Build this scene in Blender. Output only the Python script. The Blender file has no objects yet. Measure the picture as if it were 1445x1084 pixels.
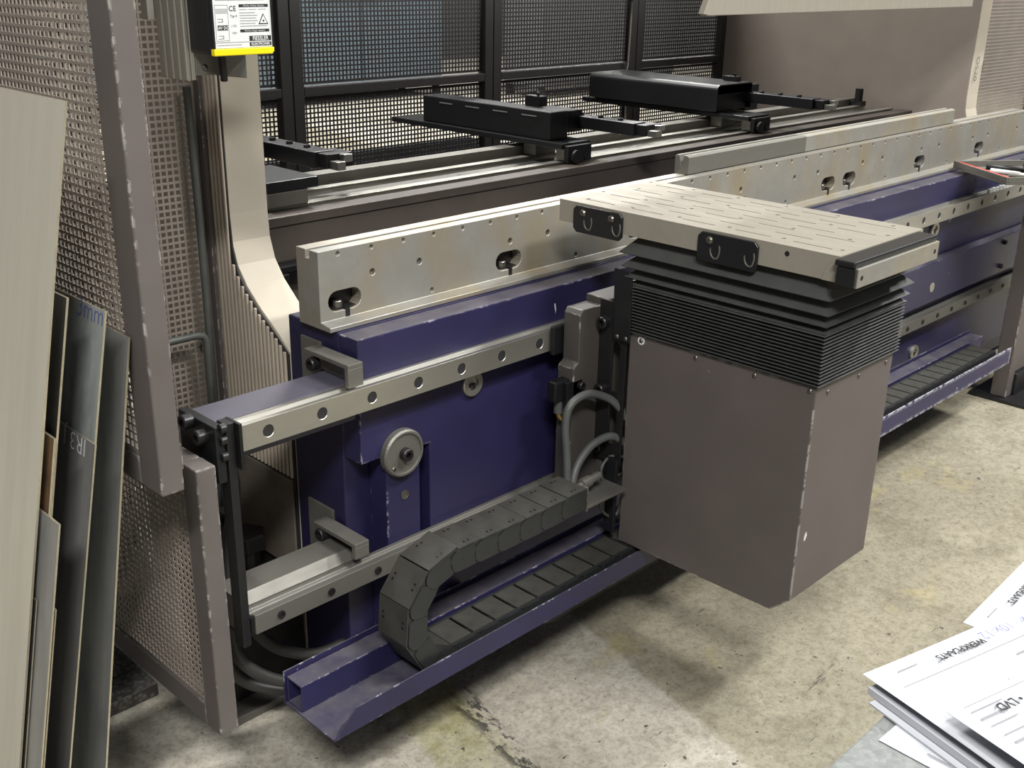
import bpy, math, random
from mathutils import Vector, Matrix, Quaternion
random.seed(7)
S = bpy.context.scene
COL = S.collection
PI = math.pi

# ------------------------------------------------------------------ camera
YAW, PIT, ROL, F = math.radians(45.675), math.radians(21.04), math.radians(1.012), 1547.0
CAM = Vector((0, 0, 1.42))
_f = Vector((math.sin(YAW) * math.cos(PIT), math.cos(YAW) * math.cos(PIT), -math.sin(PIT)))
_r = Vector((math.cos(YAW), -math.sin(YAW), 0))
_u = _r.cross(_f)
AR = _r * math.cos(ROL) + _u * math.sin(ROL)
AU = -_r * math.sin(ROL) + _u * math.cos(ROL)
cd = bpy.data.cameras.new('camera')
cd.sensor_fit = 'HORIZONTAL'; cd.sensor_width = 36; cd.lens = F / 1445 * 36; cd.clip_start = .02; cd.clip_end = 200
cam = bpy.data.objects.new('camera', cd); COL.objects.link(cam)
cam.matrix_world = Matrix(((AR.x, AU.x, -_f.x, CAM.x), (AR.y, AU.y, -_f.y, CAM.y), (AR.z, AU.z, -_f.z, CAM.z), (0, 0, 0, 1)))
S.camera = cam

# ------------------------------------------------------------------ world, lights, exposure
S.view_settings.view_transform = 'Standard'
S.view_settings.look = 'None'
S.view_settings.gamma = 1
S.view_settings.use_curve_mapping = False
S.view_settings.exposure = 0.0
W = bpy.data.worlds.new('hall_ambient'); S.world = W; W.use_nodes = True
W.node_tree.nodes['Background'].inputs[0].default_value = (.86, .93, 1, 1)
W.node_tree.nodes['Background'].inputs[1].default_value = .13

def area(name, loc, to, sx, sy, power, col=(1, .985, .95)):
    d = bpy.data.lights.new(name, 'AREA'); d.shape = 'RECTANGLE'; d.size = sx; d.size_y = sy; d.energy = power; d.color = col
    o = bpy.data.objects.new(name, d); COL.objects.link(o); o.location = loc
    o.rotation_euler = (Vector(to) - Vector(loc)).to_track_quat('-Z', 'Y').to_euler()
    return o
# strip lamps under the hall roof
area('hall_lamp', (2.6, -1.6, 5.2), (2.4, -.2, 0), 1.6, .35, 310)
area('hall_lamp', (-1.7, -1.9, 4.8), (.2, .6, .6), 1.6, .35, 330)
area('hall_lamp', (5.8, -0.4, 5.2), (5.2, 0, 0), 1.6, .35, 340)
area('hall_lamp', (1.5, 3.9, 4.9), (2.4, 3.3, 0), 1.6, .35, 340)
area('hall_lamp', (5.5, 5.5, 5.6), (5.5, 5.5, 0), 1.6, .35, 420)
area('hall_lamp', (4.5, 9.5, 5.6), (4.5, 9.5, 0), 1.6, .35, 420)
area('hall_lamp', (10, 8, 5.6), (10, 8, 0), 1.6, .35, 420)

# ------------------------------------------------------------------ pixel helpers (pixel direction + a known plane)
def ray(px, py): return AR * ((px - 722.5) / F) - AU * ((py - 542) / F) + _f
def P(px, py, X=None, Y=None, Z=None):
    d = ray(px, py)
    t = (X - CAM.x) / d.x if X is not None else (Y - CAM.y) / d.y if Y is not None else (Z - CAM.z) / d.z
    return CAM + d * t

# ------------------------------------------------------------------ materials
def srgb(r, g, b):
    c = lambda v: (v / 255 / 12.92) if v / 255 <= .04045 else ((v / 255 + .055) / 1.055) ** 2.4
    return (c(r), c(g), c(b), 1)
def nodes(name):
    m = bpy.data.materials.new(name); m.use_nodes = True
    nt = m.node_tree; b = nt.nodes['Principled BSDF']
    return m, nt, b
def tex(nt, scale, detail=4, stretch=None, rough=.55, kind='ShaderNodeTexNoise'):
    tc = nt.nodes.new('ShaderNodeTexCoord'); mp = nt.nodes.new('ShaderNodeMapping')
    if stretch: mp.inputs['Scale'].default_value = stretch
    nt.links.new(tc.outputs['Object'], mp.inputs['Vector'])
    n = nt.nodes.new(kind); n.inputs['Scale'].default_value = scale
    if kind == 'ShaderNodeTexNoise': n.inputs['Detail'].default_value = detail; n.inputs['Roughness'].default_value = rough
    nt.links.new(mp.outputs['Vector'], n.inputs['Vector'])
    return n
def ramp(nt, src, stops):
    r = nt.nodes.new('ShaderNodeValToRGB'); e = r.color_ramp.elements
    while len(e) < len(stops): e.new(.5)
    for i, (p, c) in enumerate(stops): e[i].position = p; e[i].color = c if len(c) == 4 else (*c, 1)
    nt.links.new(src, r.inputs['Fac']); return r
def mixc(nt, fac, a, b, mode='MIX'):
    m = nt.nodes.new('ShaderNodeMix'); m.data_type = 'RGBA'; m.blend_type = mode
    for sock, v in ((m.inputs[0], fac), (m.inputs[6], a), (m.inputs[7], b)):
        if hasattr(v, 'links') or isinstance(v, bpy.types.NodeSocket): nt.links.new(v, sock)
        else: sock.default_value = v
    return m.outputs[2]
def bump(nt, b, src, strength, dist=.002):
    bp = nt.nodes.new('ShaderNodeBump'); bp.inputs['Strength'].default_value = strength; bp.inputs['Distance'].default_value = dist
    nt.links.new(src, bp.inputs['Height']); nt.links.new(bp.outputs['Normal'], b.inputs['Normal']); return bp
def edge_mask(nt, radius, lo, hi, noise_scale, thr, big=False):
    bv = nt.nodes.new('ShaderNodeBevel'); bv.samples = 4; bv.inputs['Radius'].default_value = radius
    g = nt.nodes.new('ShaderNodeNewGeometry')
    d = nt.nodes.new('ShaderNodeVectorMath'); d.operation = 'DOT_PRODUCT'
    nt.links.new(bv.outputs['Normal'], d.inputs[0]); nt.links.new(g.outputs['Normal'], d.inputs[1])
    e = ramp(nt, d.outputs['Value'], [(lo, (1, 1, 1)), (hi, (0, 0, 0))])
    n = tex(nt, noise_scale, 5, rough=.7)
    nn = ramp(nt, n.outputs['Fac'], [(thr, (0, 0, 0)), (thr + .04, (1, 1, 1))])
    nb = tex(nt, 9, 3); nbr = ramp(nt, nb.outputs['Fac'], [(.46, (0, 0, 0)), (.54, (1, 1, 1))])
    m0 = nt.nodes.new('ShaderNodeMath'); m0.operation = 'MULTIPLY'; nt.links.new(nn.outputs['Color'], m0.inputs[0]); nt.links.new(nbr.outputs['Color'], m0.inputs[1])
    if big: m0 = nn
    mm = nt.nodes.new('ShaderNodeMath'); mm.operation = 'MULTIPLY'
    nt.links.new(e.outputs['Color'], mm.inputs[0]); nt.links.new(m0.outputs[0], mm.inputs[1])
    return mm.outputs[0]
def paint(name, col, rough=.5, wear=.56, wearcol=(205, 203, 198), fine=900, mott=.12, dust=None, spots=True, radius=.0035):
    m, nt, b = nodes(name)
    n = tex(nt, 7, 5); c0 = srgb(*col)
    dark = tuple(v * (1 - mott * 1.6) for v in c0[:3]) + (1,); lite = tuple(min(1, v * (1 + mott)) for v in c0[:3]) + (1,)
    c = ramp(nt, n.outputs['Fac'], [(.3, dark), (.7, lite)]).outputs['Color']
    if dust:
        g = nt.nodes.new('ShaderNodeNewGeometry'); sp = nt.nodes.new('ShaderNodeSeparateXYZ'); nt.links.new(g.outputs['Normal'], sp.inputs[0])
        up = ramp(nt, sp.outputs['Z'], [(.5, (0, 0, 0)), (.95, (1, 1, 1))])
        dn = tex(nt, 18, 6, rough=.7); dr = ramp(nt, dn.outputs['Fac'], [(.3, (.25,) * 3), (.7, (.85,) * 3)])
        f = mixc(nt, 1.0, up.outputs['Color'], dr.outputs['Color'], 'MULTIPLY')
        c = mixc(nt, f, c, srgb(*dust))
    if wear:
        c = mixc(nt, edge_mask(nt, radius, .90, .995, 55, wear, radius > .01), c, srgb(*wearcol))
        if spots:
            v = tex(nt, 26, 3, stretch=(1, 1, .6)); r2 = ramp(nt, v.outputs['Fac'], [(.76, (0, 0, 0)), (.77, (1, 1, 1))])
            c = mixc(nt, r2.outputs['Color'], c, srgb(*wearcol))
    nt.links.new(c, b.inputs['Base Color']); b.inputs['Roughness'].default_value = rough
    f2 = tex(nt, fine, 2); bump(nt, b, f2.outputs['Fac'], .25, .0006)
    return m
def metal(name, col, rough=.35, var=.25, stretch=None, scale=12, metallic=1.0, stain=None, stainamt=.5):
    m, nt, b = nodes(name)
    n = tex(nt, scale, 6, stretch, .65); c0 = srgb(*col)
    lo = tuple(v * (1 - var) for v in c0[:3]) + (1,); hi = tuple(min(1, v * (1 + var * .5)) for v in c0[:3]) + (1,)
    c = ramp(nt, n.outputs['Fac'], [(.3, lo), (.7, hi)]).outputs['Color']
    if stain:
        s = tex(nt, 9, 5, (1, 1, .6), .6); sr = ramp(nt, s.outputs['Fac'], [(.45, (0, 0, 0)), (.72, (stainamt,) * 3)])
        c = mixc(nt, sr.outputs['Color'], c, srgb(*stain))
    nt.links.new(c, b.inputs['Base Color']); b.inputs['Metallic'].default_value = metallic
    rr = ramp(nt, n.outputs['Fac'], [(.25, (rough * 1.25,) * 3), (.75, (rough * .8,) * 3)])
    nt.links.new(rr.outputs['Color'], b.inputs['Roughness'])
    f2 = tex(nt, scale * 25, 2, stretch); bump(nt, b, f2.outputs['Fac'], .012, .0003)
    return m
def plain(name, col, rough=.5, metallic=0, mott=.1, emit=None):
    m, nt, b = nodes(name); c0 = srgb(*col)
    n = tex(nt, 30, 4)
    c = ramp(nt, n.outputs['Fac'], [(.3, tuple(v * (1 - mott) for v in c0[:3]) + (1,)), (.7, tuple(min(1, v * (1 + mott)) for v in c0[:3]) + (1,))])
    nt.links.new(c.outputs['Color'], b.inputs['Base Color']); b.inputs['Roughness'].default_value = rough; b.inputs['Metallic'].default_value = metallic
    return m
M = {}
M['housing'] = paint('taupe_powder_coat', (88, 81, 79), .5, .46, fine=700, mott=.06)
M['guard'] = paint('guard_taupe_paint', (92, 86, 83), .55, .51, fine=700, mott=.07)
M['perf'] = paint('perforated_taupe_paint', (134, 125, 116), .55, 0, mott=.08)
M['guard_dark'] = paint('rear_guard_dark_paint', (42, 41, 43), .55, 0, mott=.1)
M['panel'] = paint('side_panel_grey_paint', (122, 113, 105), .55, 0, mott=.05)
M['dirty'] = paint('dirty_column_paint', (112, 104, 95), .6, 0, mott=.25)
M['carriage'] = paint('carriage_grey_paint', (70, 66, 63), .5, .53, mott=.08)
M['beige'] = paint('cream_column_paint', (176, 168, 153), .6, 0, mott=.05, fine=400)
M['ribbed'] = paint('ribbed_beige_paint', (178, 167, 152), .55, 0, mott=.08)
M['blue'] = paint('violet_blue_paint', (36, 33, 68), .42, .53, (190, 190, 200), fine=500, mott=.12, dust=(98, 95, 98))
M['blueworn'] = paint('scraped_blue_paint', (37, 33, 74), .42, .45, (196, 196, 204), fine=500, radius=.016)
M['bluedark'] = paint('bed_blue_paint', (31, 28, 60), .45, 0, fine=500, mott=.15)
M['beam'] = paint('back_beam_dark_brown', (74, 67, 62), .5, 0, mott=.1)
M['beamgrey'] = paint('dusty_beam_paint', (74, 72, 84), .5, 0, mott=.1)
M['die'] = metal('die_holder_steel', (150, 148, 142), .5, .2, None, 8, .5, (150, 132, 92), .55)
M['steel'] = metal('ground_steel', (182, 181, 176), .3, .08, (1, 6, 6), 5, 1)
M['railsteel'] = metal('rail_steel', (186, 184, 176), .38, .07, (1, 6, 6), 5, .9)
M['dullsteel'] = metal('dull_steel', (122, 120, 114), .55, .12, (1, 4, 4), 7, .7)
M['tablesteel'] = metal('table_stainless', (146, 141, 130), .6, .10, (5, 1, 1), 9, .2)
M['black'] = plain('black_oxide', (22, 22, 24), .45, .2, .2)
M['blackmetal'] = plain('black_painted_plate', (20, 21, 24), .4, .0, .15)
M['boltm'] = plain('bolt_steel', (120, 117, 110), .35, .9, .1)
M['bolt_dark'] = plain('bolt_dark', (62, 61, 62), .4, .8, .1)
M['rubber'] = plain('bellows_rubber', (62, 63, 62), .5, 0, .15)
M['hose'] = plain('hose_rubber', (74, 76, 74), .5, 0, .12)
M['hosedark'] = plain('dark_hose', (40, 40, 38), .5, 0, .12)
M['chain'] = plain('dusty_chain_plastic', (58, 57, 53), .55, 0, .25)
M['chain_side'] = plain('chain_side_plastic', (35, 37, 37), .5, 0, .15)
M['alu'] = metal('aluminium_profile', (188, 184, 174), .4, .1, (6, 6, 1), 14, .8)
M['yellow'] = plain('signal_yellow', (222, 202, 16), .4, 0, .03)
M['white'] = plain('label_white', (204, 206, 206), .5, 0, .02)
M['ink'] = plain('ink_black', (28, 28, 30), .6, 0, .05)
M['inkgrey'] = plain('ink_grey', (120, 120, 124), .6, 0, .05)
M['blueink'] = plain('ink_blue', (86, 90, 150), .6, 0, .05)
M['paper'] = plain('paper_white', (174, 176, 182), .7, 0, .015)
M['brass'] = plain('brass', (190, 160, 90), .3, .9, .1)
M['plug'] = plain('hole_plug', (44, 44, 46), .5, .2, .1)
M['red'] = plain('red_plastic', (205, 60, 52), .45, 0, .05)
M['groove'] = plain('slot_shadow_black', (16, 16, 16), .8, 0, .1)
M['s_beige'] = metal('sheet_beige_steel', (184, 179, 165), .5, .08, (1, 6, .5), 6, .1)
M['s_green'] = metal('sheet_grey_green_steel', (176, 182, 178), .36, .25, (1, 5, .5), 7, .3, (70, 78, 80), .6)
M['s_grey'] = metal('sheet_mill_scale_grey', (142, 141, 138), .42, .25, (1, 5, .5), 7, .3, (84, 88, 98), .5)
M['s_dark'] = metal('sheet_dark_mill_scale', (70, 69, 68), .45, .2, (5, 5, .6), 7, .6)
M['s_rust'] = plain('sheet_rusty', (96, 74, 52), .6, .2, .3)
M['edge'] = metal('sheet_cut_edge', (200, 192, 170), .35, .2, None, 60, .8)
M['hallblue'] = plain('hall_blue_grey', (84, 96, 104), .6, 0, .1)
M['hallgrey'] = plain('hall_grey', (92, 92, 92), .6, 0, .15)
M['halltan'] = plain('hall_tan', (150, 128, 104), .6, 0, .1)

def concrete():
    m, nt, b = nodes('worn_concrete')
    n1 = tex(nt, 1.3, 6, rough=.6); n2 = tex(nt, 38, 8, rough=.75); n3 = tex(nt, 5.5, 7, rough=.7)
    c = ramp(nt, n1.outputs['Fac'], [(.32, srgb(152, 147, 135)), (.5, srgb(172, 167, 155)), (.68, srgb(188, 184, 173))]).outputs['Color']
    # bays of the floor: pale bay, olive bay, and a worn yellow marking between
    g0 = nt.nodes.new('ShaderNodeNewGeometry'); sp = nt.nodes.new('ShaderNodeVectorMath'); sp.operation = 'DOT_PRODUCT'
    nt.links.new(g0.outputs['Position'], sp.inputs[0]); sp.inputs[1].default_value = (1, -.247, 0)
    wob = tex(nt, 9, 6, rough=.7); mw = nt.nodes.new('ShaderNodeMath'); mw.operation = 'MULTIPLY_ADD'
    nt.links.new(wob.outputs['Fac'], mw.inputs[0]); mw.inputs[1].default_value = .05; nt.links.new(sp.outputs['Value'], mw.inputs[2])
    def band(a, b, soft):
        r = ramp(nt, mapr.outputs['Result'], [(max(0, (a - soft) / 4), (0, 0, 0)), (a / 4, (1, 1, 1)), (b / 4, (1, 1, 1)), ((b + soft) / 4, (0, 0, 0))]); return r.outputs['Color']
    mapr = nt.nodes.new('ShaderNodeMapRange'); mapr.inputs['From Min'].default_value = 0; mapr.inputs['From Max'].default_value = 4; nt.links.new(mw.outputs[0], mapr.inputs['Value'])
    c = mixc(nt, band(1.36, 3.9, .012), c, mixc(nt, .85, c, srgb(208, 205, 189), 'MULTIPLY'))
    er = ramp(nt, n3.outputs['Fac'], [(.40, (.75, .75, .75)), (.62, (.15, .15, .15))])
    c = mixc(nt, mixc(nt, 1.0, band(.83, .96, .02), er.outputs['Color'], 'MULTIPLY'), c, srgb(150, 146, 98))
    ck = tex(nt, 34, 6, (.6, .25, 1), .8); ckr = ramp(nt, ck.outputs['Fac'], [(.52, (0, 0, 0)), (.56, (.9, .9, .9))])
    c = mixc(nt, mixc(nt, 1.0, band(.955, .985, .02), ckr.outputs['Color'], 'MULTIPLY'), c, srgb(44, 42, 40))
    g = ramp(nt, n2.outputs['Fac'], [(.3, (.55, .53, .50)), (.55, (1, 1, 1)), (.8, (1.0, 1.0, .98))])
    c = mixc(nt, .8, c, g.outputs['Color'], 'MULTIPLY')
    n4 = tex(nt, 130, 4, rough=.8); g4 = ramp(nt, n4.outputs['Fac'], [(.34, (.5, .48, .44)), (.5, (1, 1, 1)), (.7, (1.1, 1.1, 1.08))])
    c = mixc(nt, .7, c, g4.outputs['Color'], 'MULTIPLY')
    g3 = ramp(nt, n3.outputs['Fac'], [(.33, (.58, .56, .52)), (.52, (1, 1, 1))])
    c = mixc(nt, .7, c, g3.outputs['Color'], 'MULTIPLY')
    # remains of yellow floor marking, scuffs and dark oil specks
    y = tex(nt, 3.2, 7, rough=.7); yr = ramp(nt, y.outputs['Fac'], [(.60, (0, 0, 0)), (.70, (.5, .5, .5))])
    c = mixc(nt, yr.outputs['Color'], c, srgb(170, 158, 104))
    sc = tex(nt, 20, 6, (.25, 1.6, 1), .75); sr = ramp(nt, sc.outputs['Fac'], [(.63, (0, 0, 0)), (.68, (.75, .75, .75))])
    c = mixc(nt, sr.outputs['Color'], c, srgb(62, 58, 52))
    v = tex(nt, 55, 3); vr = ramp(nt, v.outputs['Fac'], [(.28, (1, 1, 1)), (.31, (0, 0, 0))])
    c = mixc(nt, vr.outputs['Color'], c, srgb(70, 66, 60))
    nt.links.new(c, b.inputs['Base Color']); b.inputs['Roughness'].default_value = .72
    bump(nt, b, n2.outputs['Fac'], .35, .003)
    return m
M['concrete'] = concrete()
def checker():
    m, nt, b = nodes('checker_plate_steel')
    w = tex(nt, 90, kind='ShaderNodeTexVoronoi'); w.feature = 'F1'
    c = ramp(nt, w.outputs['Distance'], [(.2, srgb(120, 118, 112)), (.6, srgb(78, 77, 74))])
    nt.links.new(c.outputs['Color'], b.inputs['Base Color']); b.inputs['Metallic'].default_value = .6; b.inputs['Roughness'].default_value = .45
    bump(nt, b, w.outputs['Distance'], .6, .002).invert = True
    return m
M['checker'] = checker()
def galv():
    m, nt, b = nodes('galvanised_sheet')
    w = tex(nt, 260, kind='ShaderNodeTexVoronoi'); n = tex(nt, 40, 6, rough=.7)
    c = ramp(nt, w.outputs['Color'], [(.2, srgb(116, 119, 118)), (.8, srgb(130, 133, 132))]).outputs['Color']
    c = mixc(nt, .6, c, ramp(nt, n.outputs['Fac'], [(.35, (.7, .7, .7)), (.6, (1.1, 1.1, 1.1))]).outputs['Color'], 'MULTIPLY')
    nt.links.new(c, b.inputs['Base Color']); b.inputs['Metallic'].default_value = .3; b.inputs['Roughness'].default_value = .5
    return m
M['galv'] = galv()

# ------------------------------------------------------------------ mesh helpers
WL = {}
def wloc(o): return WL.get(o.name, Vector((0, 0, 0))) if o else Vector((0, 0, 0))
def tag(o, label=None, cat=None, group=None, kind=None):
    if label: o['label'] = label
    if cat: o['category'] = cat
    if group: o['group'] = group
    if kind: o['kind'] = kind
    return o
def thing(name, loc, label, cat, group=None):
    o = bpy.data.objects.new(name, None); o.empty_display_size = .05; COL.objects.link(o); o.location = loc; WL[o.name] = Vector(loc)
    return tag(o, label, cat, group)
def bevel(o, w, seg=2):
    m = o.modifiers.new('bevel', 'BEVEL'); m.width = w; m.segments = seg; m.limit_method = 'ANGLE'; m.angle_limit = math.radians(40); m.harden_normals = False
class MB:
    def __init__(s): s.v = []; s.f = []; s.sm = []
    def add(s, vs, fs, smooth=False):
        n = len(s.v); s.v += [Vector(v) for v in vs]
        s.f += [tuple(i + n for i in f) for f in fs]; s.sm += [smooth] * len(fs); return s
    def box(s, x0, x1, y0, y1, z0, z1):
        x0, x1 = min(x0, x1), max(x0, x1); y0, y1 = min(y0, y1), max(y0, y1); z0, z1 = min(z0, z1), max(z0, z1)
        return s.add([(x0, y0, z0), (x1, y0, z0), (x1, y1, z0), (x0, y1, z0), (x0, y0, z1), (x1, y0, z1), (x1, y1, z1), (x0, y1, z1)],
                     [(0, 3, 2, 1), (4, 5, 6, 7), (0, 1, 5, 4), (1, 2, 6, 5), (2, 3, 7, 6), (3, 0, 4, 7)])
    def prism(s, poly, axis, a, b):
        # poly in the two remaining axes: axis X -> (y,z); Y -> (x,z); Z -> (x,y)
        def mk(p, t): return (t, p[0], p[1]) if axis == 'X' else (p[0], t, p[1]) if axis == 'Y' else (p[0], p[1], t)
        ar = sum(poly[i][0] * poly[(i + 1) % len(poly)][1] - poly[(i + 1) % len(poly)][0] * poly[i][1] for i in range(len(poly)))
        ccw = ar > 0
        if axis == 'Y': ccw = not ccw
        pl = list(poly) if ccw else list(poly)[::-1]
        a, b = min(a, b), max(a, b); n = len(pl)
        vs = [mk(p, a) for p in pl] + [mk(p, b) for p in pl]
        fs = [tuple(range(n - 1, -1, -1)), tuple(range(n, 2 * n))] + [(i, (i + 1) % n, (i + 1) % n + n, i + n) for i in range(n)]
        return s.add(vs, fs)
    def lathe(s, prof, c, axis, n=24, smooth=False):
        # prof: (radius, height) list along axis direction
        q = Vector((0, 0, 1)).rotation_difference(Vector(axis).normalized()); c = Vector(c); vs = []; fs = []
        for r, h in prof:
            for i in range(n): vs.append(c + q @ Vector((r * math.cos(2 * PI * i / n), r * math.sin(2 * PI * i / n), h)))
        for k in range(len(prof) - 1):
            for i in range(n):
                j = (i + 1) % n; fs.append((k * n + i, k * n + j, (k + 1) * n + j, (k + 1) * n + i))
        fs.append(tuple(range(n - 1, -1, -1))); fs.append(tuple((len(prof) - 1) * n + i for i in range(n)))
        return s.add(vs, fs, smooth)
    def cyl(s, a, b, r, n=16):
        a = Vector(a); b = Vector(b); return s.lathe([(r, 0), (r, (b - a).length)], a, b - a, n)
    def tube(s, pts, r, n=8, sub=6):
        pts = [Vector(p) for p in pts]
        if sub > 1 and len(pts) > 2:
            out = []
            for i in range(len(pts) - 1):
                p0 = pts[max(i - 1, 0)]; p1 = pts[i]; p2 = pts[i + 1]; p3 = pts[min(i + 2, len(pts) - 1)]
                for k in range(sub):
                    t = k / sub
                    out.append(.5 * ((2 * p1) + (p2 - p0) * t + (2 * p0 - 5 * p1 + 4 * p2 - p3) * t * t + (3 * p1 - p0 - 3 * p2 + p3) * t ** 3))
            pts = out + [pts[-1]]
        vs = []; fs = []; up = Vector((.13, .21, .97)); m = len(pts)
        for i, p in enumerate(pts):
            d = (pts[min(i + 1, m - 1)] - pts[max(i - 1, 0)]).normalized()
            a = d.cross(up).normalized(); up = a.cross(d).normalized()
            for k in range(n): vs.append(p + (a * math.cos(2 * PI * k / n) + up * math.sin(2 * PI * k / n)) * r)
        for i in range(m - 1):
            for k in range(n):
                j = (k + 1) % n; fs.append((i * n + k, i * n + j, (i + 1) * n + j, (i + 1) * n + k))
        fs.append(tuple(range(n))); fs.append(tuple((m - 1) * n + k for k in range(n))[::-1])
        return s.add(vs, fs, True)
    def mesh(s, name, origin=Vector((0, 0, 0))):
        me = bpy.data.meshes.new(name); me.from_pydata([v - origin for v in s.v], [], s.f)
        me.polygons.foreach_set('use_smooth', s.sm); me.update(); return me
    def base(s):
        lo = [min(v[i] for v in s.v) for i in range(3)]; hi = [max(v[i] for v in s.v) for i in range(3)]
        return Vector(((lo[0] + hi[0]) / 2, (lo[1] + hi[1]) / 2, lo[2]))
    def build(s, name, mat, parent=None, bev=0, cut=None, seg=2):
        c = s.base(); me = s.mesh(name, c)
        if cut is not None: me = boolean(me, cut.mesh('cut', c))
        me.materials.clear(); me.materials.append(M[mat] if isinstance(mat, str) else mat)
        o = bpy.data.objects.new(name, me); COL.objects.link(o)
        o.parent = parent; o.location = c - wloc(parent); WL[o.name] = c
        if bev: bevel(o, bev, seg)
        return o
def boolean(me, cme):
    a = bpy.data.objects.new('a', me); b = bpy.data.objects.new('b', cme); COL.objects.link(a); COL.objects.link(b)
    m = a.modifiers.new('d', 'BOOLEAN'); m.object = b; m.operation = 'DIFFERENCE'; m.solver = 'EXACT'; m.use_self = True
    dg = bpy.context.evaluated_depsgraph_get(); dg.update()
    r = bpy.data.meshes.new_from_object(a.evaluated_get(dg))
    bpy.data.objects.remove(a); bpy.data.objects.remove(b); return r
def inst(name, me, loc, direction=None, parent=None, rot=None):
    o = bpy.data.objects.new(name, me); COL.objects.link(o); o.parent = parent
    o.location = Vector(loc) - wloc(parent); WL[o.name] = Vector(loc)
    if direction is not None: o.rotation_euler = Vector((0, 0, 1)).rotation_difference(Vector(direction).normalized()).to_euler()
    if rot is not None: o.rotation_euler = rot
    return o
def bolt_mesh(name, r, h, mat, socket=.55):
    mb = MB(); n = 24
    def hexr(t):
        a = (t % (PI / 3)) - PI / 6; return math.cos(PI / 6) / math.cos(a)
    rings = [(r, 0, 0), (r, h * .88, 0), (r * .88, h, 0), (r * socket, h, 1), (r * socket, h * .35, 1)]
    vs = []; fs = []
    for rr, z, hx in rings:
        for i in range(n):
            t = 2 * PI * i / n; q = rr * (hexr(t) if hx else 1); vs.append((q * math.cos(t), q * math.sin(t), z))
    for k in range(len(rings) - 1):
        for i in range(n):
            j = (i + 1) % n; fs.append((k * n + i, k * n + j, (k + 1) * n + j, (k + 1) * n + i))
    fs.append(tuple(range(n - 1, -1, -1))); fs.append(tuple(4 * n + i for i in range(n)))
    mb.add(vs, fs); me = mb.mesh(name); me.materials.append(M[mat]); return me
def lathe_mesh(name, prof, mat, n=20, smooth=False):
    me = MB().lathe(prof, (0, 0, 0), (0, 0, 1), n, smooth).mesh(name); me.materials.append(M[mat]); return me
def ring_prof(ro, ri, h): return [(ro, 0), (ro, h * .8), (ro - h * .25, h), (ri, h), (ri, .0005)]
B_cap = bolt_mesh('cap_screw', .0085, .010, 'bolt_dark')
B_capbig = bolt_mesh('cap_screw_big', .0125, .017, 'bolt_dark')
B_rail = bolt_mesh('rail_screw', .0075, .003, 'bolt_dark')
B_dome = lathe_mesh('dome_screw', [(.0048, 0), (.0046, .0012), (.0034, .0026), (.0016, .0032), (.0012, .0018)], 'boltm', 14)
B_plug = lathe_mesh('hole_plug', [(.0104, 0), (.0104, .002)], 'plug', 24)

def perf(name, mat, parent, plane, a0, a1, b0, b1, c, pitch, hole, th=.002):
    """square-hole perforated sheet in a plane: plane 'X' -> a=y, b=z at x=c ; plane 'Y' -> a=x, b=z at y=c"""
    na = int((a1 - a0) / pitch); nb = int((b1 - b0) / pitch); w = pitch - hole
    la = [a0]; lb = [b0]
    oa = (a1 - a0 - na * pitch + w) / 2; ob = (b1 - b0 - nb * pitch + w) / 2
    for i in range(na): la += [a0 + oa + i * pitch, a0 + oa + i * pitch + hole]
    for i in range(nb): lb += [b0 + ob + i * pitch, b0 + ob + i * pitch + hole]
    la.append(a1); lb.append(b1)
    A = len(la); B = len(lb); vs = []; fs = []
    def pt(a, b, t): return (t, a, b) if plane == 'X' else (a, t, b)
    for t in (c, c + th):
        for b in lb:
            for a in la: vs.append(pt(a, b, t))
    off = A * B
    for j in range(B - 1):
        for i in range(A - 1):
            q = (j * A + i, j * A + i + 1, (j + 1) * A + i + 1, (j + 1) * A + i)
            if i % 2 == 1 and j % 2 == 1:
                for k in range(4):
                    x, y = q[k], q[(k + 1) % 4]; fs.append((x, y, y + off, x + off))
            else:
                fs.append(q[::-1] if plane == 'X' else q); fs.append(tuple(k + off for k in (q if plane == 'X' else q[::-1])))
    return MB().add(vs, fs).build(name, mat, parent)

def text(name, body, size, loc, ex, ey, mat, parent, align='LEFT', bold=0.0, xs=1.0):
    """flat lettering: ex = reading direction, ey = up direction (world)"""
    cu = bpy.data.curves.new(name, 'FONT'); cu.body = body; cu.size = size; cu.align_x = align; cu.offset = bold; cu.resolution_u = 3
    t = bpy.data.objects.new('t', cu); COL.objects.link(t)
    dg = bpy.context.evaluated_depsgraph_get(); dg.update()
    me = bpy.data.meshes.new_from_object(t.evaluated_get(dg)); bpy.data.objects.remove(t)
    ex = Vector(ex).normalized(); ey = Vector(ey); ey = (ey - ex * ey.dot(ex)).normalized(); ez = ex.cross(ey)
    for v in me.vertices: v.co = ex * v.co.x * xs + ey * v.co.y + ez * v.co.z
    me.materials.clear(); me.materials.append(M[mat])
    o = bpy.data.objects.new(name, me); COL.objects.link(o); o.parent = parent; o.location = Vector(loc) - wloc(parent); WL[o.name] = Vector(loc)
    return o

# ================================================================== THE SETTING
tag(MB().box(-3, 15, -3, 14, -.05, 0).build('floor', 'concrete'), 'worn beige concrete workshop floor', None, None, 'structure')
tag(MB().box(-3, 15, 13.2, 13.4, 0, 4).build('wall_back', 'hallgrey'), 'grey far wall of the workshop hall', None, None, 'structure')
tag(MB().box(14.4, 14.6, -3, 13.2, 0, 4).build('wall_right', 'hallgrey'), 'grey side wall of the workshop hall', None, None, 'structure')
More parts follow.
